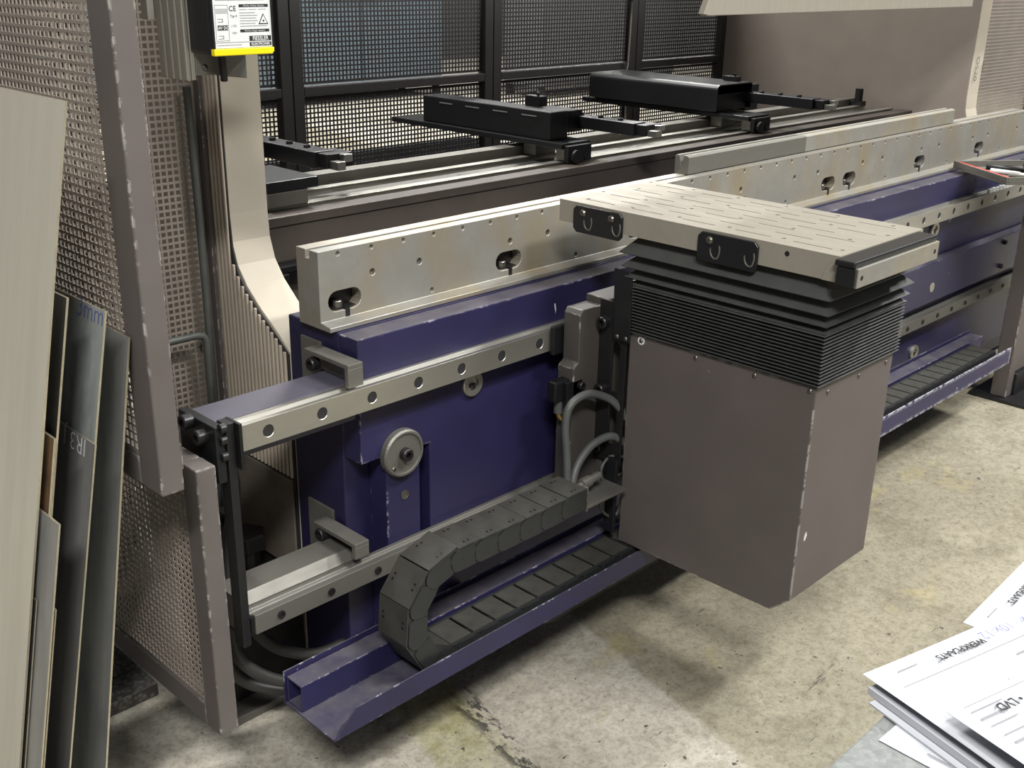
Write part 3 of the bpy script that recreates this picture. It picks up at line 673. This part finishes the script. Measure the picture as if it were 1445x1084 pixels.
cbl = MB().tube([(.905, 1.4995, 1.2865), (.906, 1.5, 1.262), (.908, 1.503, 1.247)], .0055, 10, 4).build('sensor_cable', 'blackmetal', ap)
pf = thing('aluminium_profile', (.83, 1.60, 1.3), 'short aluminium profile hanging beside the guard door post', 'profile')
pA = P(209, 28, Y=1.64); pB = P(243, 29, Y=1.64)
for k in range(3):
    x = pA.x + (pB.x - pA.x) * k / 3; MB().box(x, x + (pB.x - pA.x) / 3 - .002, 1.64 - .006 * (k == 2), 1.66, pA.z, 1.8).build('profile_rib', 'alu', pf, .001)

# ================================================================== CABLE CHAIN
ch = thing('cable_chain', (1.3, 1.29, .216), 'black plastic cable chain looping between tray and carriage', 'cable chain')
YA, YC = 1.2475, 1.3245; HL = .045; ZLO, ZHI = .240, .433; R = (ZHI - ZLO) / 2; XCc = 1.150; PT = .0575
def chain_pt(s):
    # s from upper right end leftwards, round the loop, back to the right at the bottom
    L = 1.495 - XCc
    if s < L: return Vector((1.495 - s, 0, ZHI - .004 * math.sin(PI * s / L))), 0.0
    s -= L
    if s < PI * R:
        a = s / R; return Vector((XCc - R * math.sin(a), 0, (ZHI + ZLO) / 2 + R * math.cos(a))), a
    s -= PI * R
    return Vector((XCc + s, 0, ZLO)), PI
def link_meshes(k):
    """one link; k stretches the outer lid so the lids still meet round the bend"""
    h = HL / 2; p = PT; out = {}
    for side, y0, y1, yo in (('a', YA, YA + .006, YA - .0022), ('b', YC - .006, YC, YC)):
        disc = [(-p * .5 + h * .97 * math.cos(PI / 2 + PI * q / 10), h * .97 * math.sin(PI / 2 + PI * q / 10)) for q in range(11)]
        mb = MB().prism(disc + [(p * .5, -h * .97), (p * .5, h * .97)], 'Y', y0, y1)
        disc = [(-p * .5 + h * .92 * math.cos(PI / 2 + PI * q / 14), h * .92 * math.sin(PI / 2 + PI * q / 14)) for q in range(15)]
        mb.prism(disc + [(p * .12, -h * .92), (p * .20, -h * .5), (p * .20, h * .5), (p * .12, h * .92)], 'Y', yo, yo + .0022)
        me = mb.mesh('chain_side_plate'); me.materials.append(M['chain_side']); out[side] = me
    me = MB().box(-p * .5 * k, p * .5 * k - .0012, YA + .0002, YC - .0002, h * .98, h * 1.08).mesh('chain_lid'); me.materials.append(M['chain']); out['lid'] = me
    me = MB().box(-p * .43, p * .45, YA + .0065, YC - .0065, -h * 1.0, -h * .86).mesh('chain_lid_inner'); me.materials.append(M['chain']); out['inner'] = me
    mb = MB()
    for yy in (YA + .010, YC - .014):
        for xx in (-p * .12, p * .06): mb.box(xx, xx + .004, yy, yy + .004, h * 1.075, h * 1.095)
    me = mb.mesh('chain_clip'); me.materials.append(M['black']); out['clip'] = me
    mb = MB()
    for yy in (YA + .012, YC - .016):
        for xx in (-p * .12, p * .22): mb.box(xx, xx + .004, yy, yy + .004, -h * .855, -h * .84)
    me = mb.mesh('chain_clip_inner'); me.materials.append(M['black']); out['clip2'] = me
    return out
LMS, LMC = link_meshes(1.0), link_meshes(1.26)
N = 27
def put_link(par, p, a, LM):
    ln = bpy.data.objects.new('chain_link', LM['a']); COL.objects.link(ln); ln.parent = par
    ln.location = p - wloc(par); ln.rotation_euler = (0, -a, 0)
    for k, nm in (('b', 'side_plate'), ('lid', 'lid'), ('inner', 'inner_lid'), ('clip', 'clip'), ('clip2', 'clip')):
        c = bpy.data.objects.new(nm, LM[k]); COL.objects.link(c); c.parent = ln
        if nm == 'clip': c['kind'] = 'stuff'
for i in range(N):
    p, a = chain_pt((i + .5) * PT); put_link(ch, p, a, LMC if .05 < a < PI - .05 else LMS)
# second chain visible in the tray to the right of the follower
cr = thing('cable_chain', (3.2, 1.29, .216), 'flat cable chain lying in the tray right of the bellows housing', 'cable chain')
for i in range(17): put_link(cr, Vector((2.58 + i * PT, 0, ZLO)), PI, LMS)

# ================================================================== SHEET FOLLOWER
sf = thing('sheet_follower', (1.79, 1.08, .266), 'taupe sheet follower with black bellows and slotted steel table', 'machine unit')
hx0, hx1, hy0, hy1 = 1.65, 1.935, .868, 1.285
hs = MB().prism([(hy1, .735), (hy0, .735), (hy0, .305), (.909, .266), (hy1, .266)], 'X', hx0, hx1).build('housing', 'housing', sf, .0025)
for p in ((905, 481), (982, 505), (1065, 530), (1143, 552)): inst('dome_screw', B_dome, P(*p, X=hx0), (-1, 0, 0), hs)
for p in ((1168, 553), (1212, 530), (1250, 511)): inst('dome_screw', B_dome, P(*p, Y=hy0), (0, -1, 0), hs)
ws = lathe_mesh('washer', [(.0085, 0), (.0085, .0008), (.006, .0008), (.0055, .0002)], 'white', 24)
pw = P(905, 481, X=hx0); inst('worn_ring', ws, (pw.x, pw.y, pw.z), (-1, 0, 0), hs)
# bellows: rings of folded rubber
def ring_pts(e, z, sh=(0, 0)):
    a, b, c, d = hx0 - e + sh[0], hx1 + e + sh[0], hy0 - e + sh[1], hy1 + e + sh[1]
    return [(a, c, z), (b, c, z), (b, d, z), (a, d, z)]
levels = []
z = .7355; n1 = 15
for k in range(n1): levels += [(-.004, z), (.0075, z + .0033)]; z += .0066
for e, hgt in ((.008, .015), (.012, .022), (.016, .028), (.018, .034)):
    levels += [(e - .002, z), (e, z + .002), (-.010, z + hgt - .003)]; z += hgt
zt = levels[-1][1]
vs = []; fs = []
for k, (e, zz_) in enumerate(levels):
    t = max(0, (zz_ - .83) / .1); vs += ring_pts(e, zz_, (-.012 * t, 0))
for k in range(len(levels) - 1):
    for i in range(4): j = (i + 1) % 4; fs.append((k * 4 + i, k * 4 + j, (k + 1) * 4 + j, (k + 1) * 4 + i))
fs.append((3, 2, 1, 0)); m_ = (len(levels) - 1) * 4; fs.append((m_, m_ + 1, m_ + 2, m_ + 3))
MB().add(vs, fs).build('bellows', 'rubber', sf)
# table top with slots
tx0, tx1, ty0, ty1, tz0, tz1 = 1.625, 1.925, .842, 1.462, .936, .980
cut = MB()
for r_ in range(7):
    x = tx0 + .034 + r_ * .038
    for k in range(5):
        y = ty0 + .035 + (k + (.5 if r_ % 2 else 0)) * .118
        if y + .075 < ty1 - .01: cut.box(x, x + .0032, y, y + .075, tz1 - .02, tz1 + .01)
for r_ in range(4):
    for k in range(6):
        x = tx0 + .03 + r_ * .08; y = ty0 + .02 + k * .112 + (.03 if r_ % 2 else 0)
        cut.lathe([(.0042, 0), (.0042, .02)], (x + .012, y, tz1 - .006), (0, 0, 1), 12)
tbp = MB().box(tx0, tx1, ty0, ty1, tz0, tz1).build('table_top', 'tablesteel', sf, .0025, cut)
# corner fold of the sheet metal at the operator end
MB().prism([(ty0 + .0, tz0), (ty0 + .028, tz0), (ty0 + .022, tz0 + .022), (ty0, tz0 + .042)], 'X', tx0 - .0035, tx0 - .0005).build('folded_flap', 'tablesteel', sf, .0006)
for (ya, yb, scr) in ((1.296, 1.420, (0, 1)), (.994, 1.120, (0,))):
    zt0, zt1 = .922, .9755; c = .008
    pl = MB().prism([(ya + c, zt0), (yb - c, zt0), (yb, zt0 + c), (yb, zt1 - c), (yb - c, zt1), (ya + c, zt1), (ya, zt1 - c), (ya, zt0 + c)], 'X', tx0 - .006, tx0 - .0005 if True else 0).build('hook_plate', 'blackmetal', sf, .001)
    for k in range(2):
        yc = yb - .026 - k * .072
        pts = []
        for q in range(10):
            a = PI * .95 + q / 9 * PI * 1.25
            pts.append((tx0 - .0063, yc - .014 - .011 * math.cos(a) * (1 if q < 6 else .8), zt0 + .025 + .016 * math.sin(a)))
        MB().tube(pts, .0016, 6, 2).build('curved_slot', 'dullsteel', pl)
        if k in scr: inst('dome_screw', lathe_mesh('hook_screw', [(.0075, 0), (.0072, .002), (.0052, .0045), (.0028, .0052), (.0022, .003)], 'boltm', 16), (tx0 - .006, yc, zt1 - .013), (-1, 0, 0), pl)
pp = P(1111, 358, X=tx0); inst('table_hole', lathe_mesh('thole', [(.0045, 0), (.0045, .0006), (.003, .0008), (.0028, .0001)], 'bolt_dark', 14), (tx0 - .0003, pp.y, pp.z), (-1, 0, 0), sf)
# operator end bar with rubber pad
en = MB().box(1.612, 1.905, .800, .836, .936, .9685).build('end_bar', 'die', sf, .001)
MB().box(1.6115, 1.632, .802, .838, .9362, .9665).build('end_block', 'blackmetal', en) if False else None
MB().box(1.605, 1.6115, .802, .836, .938, .968).build('end_block', 'blackmetal', sf, .001)
MB().box(1.606, 1.904, .804, .8415, .969, .9795).build('rubber_pad', 'blackmetal', sf, .003)
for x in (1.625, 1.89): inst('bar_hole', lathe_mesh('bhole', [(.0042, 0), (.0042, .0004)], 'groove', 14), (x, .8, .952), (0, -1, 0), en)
MB().box(1.64, 1.91, .8365, .8415, .937, .965).build('end_web', 'tablesteel', sf)
# carriage behind the housing that rides on the rails
cg = MB().prism([(1.572, .39), (1.572, .655), (1.586, .665), (1.586, .765), (1.594, .775), (1.652, .775), (1.652, .39)], 'Y', 1.362, 1.405).build('carriage_plate', 'carriage', sf, .002)
MB().box(1.6525, 1.93, 1.345, 1.405, .37, .79).build('carriage_plate', 'carriage', sf, .002)
sl = MB().box(1.6465, 1.6515, 1.29, 1.3615, .44, .79)
sl.build('slotted_plate', 'bolt_dark', sf, .001, MB().prism([(1.305, .60), (1.325, .60), (1.325, .70), (1.315, .71), (1.305, .70)], 'X', 1.63, 1.66).prism([(1.305, .48), (1.325, .48), (1.325, .57), (1.315, .58), (1.305, .57)], 'X', 1.63, 1.66))
for zz_ in (.745, .60, .47): inst('cap_screw', B_capbig, (1.6465, 1.345, zz_), (-1, 0, 0), sf)
MB().box(1.56, 1.60, 1.408, 1.4185, .675, .735).build('runner_seal', 'black', sf, .002)
MB().box(1.601, 1.90, 1.4055, 1.4185, .665, .745).build('runner_block', 'dullsteel', sf, .002)
MB().box(1.601, 1.90, 1.4055, 1.4195, .34, .376).build('runner_block', 'black', sf, .002)
cl = MB().prism([(1.324, .862), (1.318, .716), (1.276, .716), (1.279, .846), (1.292, .860)], 'X', 1.638, 1.642).build('side_clip', 'blackmetal', sf, .001)
for y in (1.308, 1.286): inst('dome_screw', B_dome, (1.638, y, .724), (-1, 0, 0), cl)
MB().box(1.630, 1.6385, 1.286, 1.312, .235 + .055, .46).build('side_cover', 'blackmetal', sf, .001)
# limit switch on its plate
sw = MB().box(1.53, 1.578, 1.372, 1.396, .588, .632).build('limit_switch', 'black', sf, .004)
MB().box(1.555, 1.60, 1.362, 1.371, .582, .628).build('switch_plate', 'blackmetal', sf, .001)
for z_ in (.594, .616): inst('cap_screw', B_cap, (1.592, 1.362, z_), (0, -1, 0), sf)
MB().cyl((1.553, 1.384, .587), (1.553, 1.384, .56), .009, 14).build('switch_plug', 'hose', sf)
MB().tube([(1.553, 1.384, .559), (1.556, 1.382, .549), (1.566, 1.378, .540)], .005, 8, 3).build('switch_gland', 'brass', sf)
# chain anchor bracket, fittings, hoses
MB().box(1.50, 1.63, 1.255, 1.325, .402, .408).box(1.497, 1.503, 1.25, 1.262, .402, .455).build('chain_bracket', 'dullsteel', sf, .001)
for z_ in (.44, .421): inst('cap_screw', B_cap, (1.4965, 1.256, z_), (-1, 0, 0), sf)
MB().lathe([(.007, 0), (.007, .02), (.012, .022), (.012, .045), (.009, .047), (.009, .075)], (1.505, 1.29, .436), (1, 0, .08), 14).build('hose_fitting', 'dullsteel', sf)
def hose(name, pts, r, mat, label, grp=None, top=True, parent=None):
    o = MB().tube(pts, r, 10, 6).build(name, mat, parent)
    if parent is None: tag(o, label, 'hose', grp)
    return o
YH = 1.335
hose('carriage_hose', [P(800, 700, Y=1.31), P(800, 650, Y=1.325), P(798, 600, Y=YH), P(806, 571, Y=YH), P(830, 556, Y=YH - .005), P(856, 561, Y=1.318), P(872, 573, Y=1.305), P(883, 589, Y=1.294)], .0085, 'hose', 'thick grey hose arching high from the chain into the housing')
hose('carriage_hose', [P(806, 700, Y=1.305), P(812, 664, Y=1.315), P(828, 636, Y=1.32), P(848, 620, Y=1.315), P(866, 616, Y=1.305), P(883, 627, Y=1.294)], .0085, 'hose', 'thick grey hose arching low from the chain into the housing')
hose('thin_cable', [P(880, 645, Y=1.30), P(860, 645, Y=1.31), P(848, 665, Y=1.31), P(856, 690, Y=1.31), P(868, 696, Y=1.305), P(885, 690, Y=1.30)], .0032, 'hose', 'thin grey cable coiled beside the housing, upper coil')
hose('thin_cable', [P(880, 690, Y=1.295), P(860, 695, Y=1.30), P(847, 712, Y=1.30), P(856, 727, Y=1.30), P(870, 725, Y=1.30), P(878, 700, Y=1.29)], .0032, 'hose', 'thin grey cable coiled beside the housing, lower coil')
hose('thin_cable', [P(815, 690, Y=1.32), P(845, 680, Y=1.33), P(880, 668, Y=1.31)], .005, 'hosedark', 'dark straight cable from chain end to the housing')

# ================================================================== FLOOR HOSES AT THE GATE
def fh(pts, label): hose('floor_hose', pts, .0115, 'hosedark', label)
fh([P(316, 640, Y=1.56), P(330, 690, Y=1.56), P(322, 780, Y=1.56), P(326, 880, Y=1.52), P(338, 926, Y=1.50), P(366, 951, Y=1.48), P(412, 962, Y=1.46), P(470, 950, Y=1.45)], 'black hose curving down from the rail end behind the tray')
fh([P(312, 925, Y=1.56), P(330, 950, Y=1.55), P(362, 968, Y=1.53), P(415, 973, Y=1.50), P(480, 960, Y=1.49)], 'black hose lying lowest beside the gate foot')
fh([P(352, 880, Y=1.56), P(375, 905, Y=1.55), P(405, 919, Y=1.54), P(450, 922, Y=1.53), P(500, 900, Y=1.53)], 'black hose passing under the lower guide rail')
tb_ = MB().box(.90, .935, 1.60, 1.63, .40, .48).cyl((.9, 1.615, .46), (.885, 1.615, .46), .009, 12).cyl((.9, 1.615, .42), (.885, 1.615, .42), .009, 12).build('terminal_block', 'black', pb, .002)

# ================================================================== STEEL SHEETS LEANING ON THE GUARD DOOR
def slant(px, py, a, b):
    d = ray(px, py); t = (a + b * CAM.z - CAM.x) / (d.x - b * d.z); return CAM + d * t
def sheet(a, b, corner, width, mat, label, th=.003):
    c = slant(*corner, a, b); y0 = c.y; z1 = c.z
    t = thing('steel_sheet', (a, y0 + width / 2, 0), label, 'sheet metal')
    o = MB().add([(a, y0, .0), (a, y0 + width, .0), (a + b * z1, y0 + width, z1), (a + b * z1, y0, z1),
                  (a + th, y0, .0), (a + th, y0 + width, .0), (a + th + b * z1, y0 + width, z1), (a + th + b * z1, y0, z1)],
                 [(0, 3, 2, 1), (4, 5, 6, 7), (1, 2, 6, 5)]).build('sheet_face', mat, t)
    MB().add([(a, y0, .0), (a + b * z1, y0, z1), (a + th + b * z1, y0, z1), (a + th, y0, 0), (a + b * z1, y0 + width, z1), (a + th + b * z1, y0 + width, z1)],
             [(0, 3, 2, 1), (1, 2, 5, 4)]).build('cut_edge', 'edge', t)
    return t, c
s1, _ = sheet(.300, .207, (92, 143), .55, 's_beige', 'tall beige steel sheet leaning foremost against the guard door', .003)
sheet(.306, .207, (51, 848), .40, 's_dark', 'short dark steel strip right behind the tall beige sheet', .002)
sheet(.310, .207, (83, 741), .42, 's_grey', 'short grey steel sheet between the tall beige sheet and the dark one', .0025)
sheet(.315, .208, (76, 620), .40, 's_rust', 'brown rusty steel sheet behind the tall beige sheet', .003)
sheet(.320, .208, (78, 861), .40, 's_dark', 'lowest dark steel sheet in the leaning row', .002)
sheet(.327, .2096, (94, 421), .46, 's_dark', 'dark steel sheet with bright cut edge in the leaning row', .003)
s5, c5 = sheet(.386, .206, (134, 628), .45, 's_grey', 'grey steel sheet with white chalk letters in the leaning row', .0025)
s3, c3 = sheet(.394, .206, (148, 440), .50, 's_green', 'greenish grey steel sheet with blue pen mark in the leaning row', .003)
sheet(.484, .172, (181, 477), .48, 's_grey', 'grey mill scale sheet nearest the perforated guard door', .003)
def on_sheet(body, a, b, px, py, size, mat, par, flip, bold=0):
    p = slant(px, py, a - .0008, b); ex = Vector((0, -1, 0)) * (-1 if flip else 1); up = Vector((b, 0, 1)).normalized() * (-1 if flip else 1)
    text('handwriting', body, size, p, ex, up, mat, par, 'CENTER', bold)
on_sheet('3mm', .394, .206, 126, 452, .038, 'blueink', s3, False, -.0006)
on_sheet('IR3 J', .386, .206, 106, 611, .036, 'white', s5, True, -.0004)

# ================================================================== TOOL TRAY ON THE BED
tt = thing('tool_tray', (3.75, 1.4, .80), 'flat grey tool tray with red edge on the bed ledge', 'tray')
A = P(1340, 229, Z=.832); Bc = P(1413, 250, Z=.832)
A = Vector((3.60, 1.508, 0)); ex = Vector((Bc.x - A.x, Bc.y - A.y, 0)); L1 = .30; ex.normalize(); ey = Vector((-ex.y, ex.x, 0)); ey = ey if ey.x > 0 else -ey
def tq(u, v, z): q = A + ex * u + ey * v; return (q.x, q.y, z)
def tbox(u0, u1, v0, v1, z0, z1, name, mat, par=None, bev=.001):
    return MB().add([tq(u0, v0, z0), tq(u1, v0, z0), tq(u1, v1, z0), tq(u0, v1, z0), tq(u0, v0, z1), tq(u1, v0, z1), tq(u1, v1, z1), tq(u0, v1, z1)],
                    [(0, 3, 2, 1), (4, 5, 6, 7), (0, 1, 5, 4), (1, 2, 6, 5), (2, 3, 7, 6), (3, 0, 4, 7)]).build(name, mat, par, bev)
tbox(0, .30, 0, .42, .8125, .818, 'tray_floor', 'dullsteel', tt)
tbox(0, .30, 0, .006, .8185, .836, 'tray_wall', 'dullsteel', tt); tbox(.294, .30, .0065, .42, .8185, .836, 'tray_wall', 'dullsteel', tt)
tbox(0, .006, .0065, .42, .8185, .836, 'tray_wall', 'dullsteel', tt); tbox(.007, .293, .0065, .02, .8187, .834, 'red_strip', 'red', tt)
def tool(name, label, cat, u0, v0, u1, v1, w, mat, hmat=None):
    a = Vector(tq(u0, v0, .8185 + w * 1.02)); b = Vector(tq(u1, v1, .8185 + w * 1.02)); t = thing(name, ((a + b) / 2), label, cat)
    m = a.lerp(b, .55)
    MB().tube([a, m], w, 8, 1).build('handle', hmat or mat, t); MB().tube([m, b], w * .6, 8, 1).build('shaft', mat, t)
    MB().lathe([(w * 1.4, -.004), (w * 1.5, 0), (w * 1.4, .004)], b, (0, 0, 1), 12).build('head', mat, t)
tool('screwdriver', 'screwdriver with black grip in the tool tray', 'tool', .06, .08, .20, .28, .008, 'railsteel', 'black')
tool('marker_pen', 'white marker pen in the tool tray', 'pen', .12, .06, .25, .16, .007, 'white')
tool('spanner', 'bright steel spanner in the tool tray', 'tool', .20, .07, .28, .30, .006, 'railsteel')
tool('pliers', 'black handled pliers in the tool tray', 'tool', .05, .22, .16, .37, .010, 'black')
tool('hex_key', 'dark hex key in the tool tray', 'tool', .22, .25, .27, .38, .005, 'bolt_dark')
# white scale strip on the rail
sc = thing('scale_strip', (3.9, 1.43, .7275), 'white toothed scale strip lying on the upper guide rail', 'scale')
for i in range(14): MB().box(3.72 + i * .028, 3.744 + i * .028, 1.4215, 1.4295, .7275, .7385 + .002 * (i % 2)).build('tooth', 'white', sc)

# stand at the right end of the tray
st = thing('follower_post', (3.9, 1.2, 0), 'dark taupe post on a foot plate at the tray end', 'post')
px_, py_ = 3.80, 1.275
MB().box(px_, px_ + .05, py_, py_ + .055, .012, .80).build('post', 'housing', st, .003)
MB().box(px_ - .03, px_ + .5, py_ - .10, py_ + .12, 0, .0115).build('foot_plate', 'bolt_dark', st, .002)
MB().box(px_ + .051, px_ + .4, py_ - .01, py_ + .055, .012, .09).build('foot_block', 'blackmetal', st, .003)
MB().box(px_ + .051, px_ + .30, py_ + .006, py_ + .05, .0905, .80).build('side_plate', 'housing', st, .003)
MB().lathe([(.07, 0), (.07, .03), (.06, .035), (.03, .035)], (px_ + .09, py_ - .0005, .60), (0, -1, 0), 28).build('roller', 'black', st)

# ================================================================== WORKTABLE AND PAPERS
wt = thing('worktable', (.9, -.2, 0), 'grey steel worktable under the loose paper sheets', 'table')
MB().box(.30, 1.6, -.55, .256, .90, .93).build('table_top', 'galv', wt, .002)
for x in (.36, 1.54):
    for y in (-.50, .20): MB().box(x - .025, x + .025, y - .025, y + .025, 0, .8995).build('leg', 'black', wt, .002)
ph = {}
def paper(c, d, z, w=.21, h=.297, curl=.0, label='', sheets=1):
    """c = corner, d = direction of the header edge; page runs to the right of it towards the operator"""
    ex = Vector((d[0], d[1], 0)).normalized(); ey = Vector((ex.y, -ex.x, 0)); vs = []; fs = []; nu, nv = 10, 12
    th = .0004 * sheets
    def hgt(u, v): return z + curl * ((u / w) ** 2 * .5 + math.sin(v / h * 5 + u * 9) * .12 + .15)
    for t in (0, th):
        for j in range(nv + 1):
            for i in range(nu + 1):
                u, v = w * i / nu, h * j / nv; q = Vector(c) + ex * u + ey * v; vs.append((q.x, q.y, hgt(u, v) + t))
    K = (nu + 1) * (nv + 1)
    for j in range(nv):
        for i in range(nu):
            a = j * (nu + 1) + i; q = (a, a + 1, a + nu + 2, a + nu + 1); fs.append(q); fs.append(tuple(k + K for k in q[::-1]))
    rim = [i for i in range(nu + 1)] + [(j + 1) * (nu + 1) - 1 for j in range(1, nv + 1)] + [nv * (nu + 1) + i for i in range(nu - 1, -1, -1)] + [j * (nu + 1) for j in range(nv - 1, 0, -1)]
    for k in range(len(rim)): a, b = rim[k], rim[(k + 1) % len(rim)]; fs.append((a, a + K, b + K, b))
    o = MB().add(vs, fs, False).build('paper_sheet', 'paper'); tag(o, label, 'paper')
    def at(u, v, dz=.0005): q = Vector(c) + ex * u + ey * v; return Vector((q.x, q.y, hgt(u, v) + th + dz))
    return o, at, ex, ey
def pbar(at, o, u0, v0, u1, v1, wd, mat='inkgrey'):
    a, b = at(u0, v0, .0012), at(u1, v1, .0012); n = 6; vs = []; fs = []
    dd = (b - a).normalized(); sd = Vector((-dd.y, dd.x, 0)) * wd / 2
    for i in range(n + 1):
        q = at(u0 + (u1 - u0) * i / n, v0 + (v1 - v0) * i / n, .0014); vs += [q - sd, q + sd]
    for i in range(n): fs.append((2 * i, 2 * i + 1, 2 * i + 3, 2 * i + 2))
    MB().add(vs, fs).build('print_line', mat, o)
d1 = (P(1445, 866, Z=.955) - P(1218, 955, Z=.955))
zt_ = .9305
p0, a0, *_ = paper(P(1240, 1045, Z=zt_), P(1278, 1012, Z=zt_) - P(1240, 1045, Z=zt_), zt_, .21, .25, .0, 'white form lying lowest on the worktable, sticking out crosswise')
pbar(a0, p0, .01, .03, .012, .20, .001)
st1, *_ = paper(P(1226, 994, Z=.9312), d1, .9312, .20, .28, 0, 'thin stack of white forms lying under the top form', 4)
st2, *_ = paper(P(1224, 979, Z=.9335), d1, .9335, .20, .28, 0, 'thicker stack of white forms just under the top form', 14)
p1, a1, ex1, ey1 = paper(P(1217, 955, Z=.943), d1, .943, .21, .29, .012, 'top white form with workshop heading, corner over the table edge')
text('lettering', 'WERKPLAATS', .0082, a1(.083, .0135, .0024), -ex1, ey1, 'ink', p1, 'CENTER', .00025)
pbar(a1, p1, .012, .027, .20, .027, .0007); pbar(a1, p1, .022, .012, .042, .012, .0012)
for k in range(6): pbar(a1, p1, .120 + .0, .012 + 0, .121, .012, .0001) if False else None
text('handwriting', '/ 1/5x / 10x 12', .013, a1(.145, .010, .0024), -ex1, ey1, 'blueink', p1, 'CENTER', -.0002)
for k, (u, v, l) in enumerate(((.115, .040, .035), (.16, .040, .03), (.115, .050, .02), (.12, .058, .03), (.13, .066, .035), (.13, .074, .030), (.16, .058, .04), (.165, .070, .03), (.165, .078, .034))): pbar(a1, p1, u, v, u + l, v, .0016)
text('lettering', '2 x\n3 x', .006, a1(.085, .062, .0024), -ex1, ey1, 'inkgrey', p1, 'CENTER')
pbar(a1, p1, .03, .090, .20, .090, .0006)
p2, a2, ex2, ey2 = paper(P(1335, 1008, Z=.956), d1, .956, .21, .29, .010, 'white order form with logo lying on top of the other forms')
text('lettering', '\u2022 LVD', .010, a2(.042, .013, .0024), -ex2, ey2, 'ink', p2, 'CENTER', .0003)
for k, (u, v, l, w_) in enumerate(((.012, .010, .03, .0012), (.012, .018, .022, .0018), (.012, .026, .026, .0012), (.08, .008, .05, .0012), (.08, .016, .05, .0018), (.08, .026, .06, .0012), (.012, .036, .03, .0012), (.05, .036, .06, .0012), (.012, .044, .08, .0018), (.012, .05, .1, .0006), (.012, .004, .1, .0006))): pbar(a2, p2, u, v, u + l, v, w_)
pbar(a2, p2, .09, .10, .13, .10, .0014)
d3 = P(1445, 795, Z=.934) - P(1359, 880, Z=.934)
p3, a3, ex3, ey3 = paper(P(1359, 880, Z=.934), d3, .934, .21, .29, .004, 'white form with workshop heading lying askew farther along the table')
text('lettering', 'WERKPLAATS', .0082, a3(.076, .015, .0024), -ex3, ey3, 'ink', p3, 'CENTER', .00025)
pbar(a3, p3, .012, .028, .20, .028, .0007); pbar(a3, p3, .02, .012, .038, .012, .0012)
for k, (u, v, l) in enumerate(((.085, .04, .03), (.085, .048, .02), (.05, .05, .015), (.12, .045, .04))): pbar(a3, p3, u, v, u + l, v, .0016)
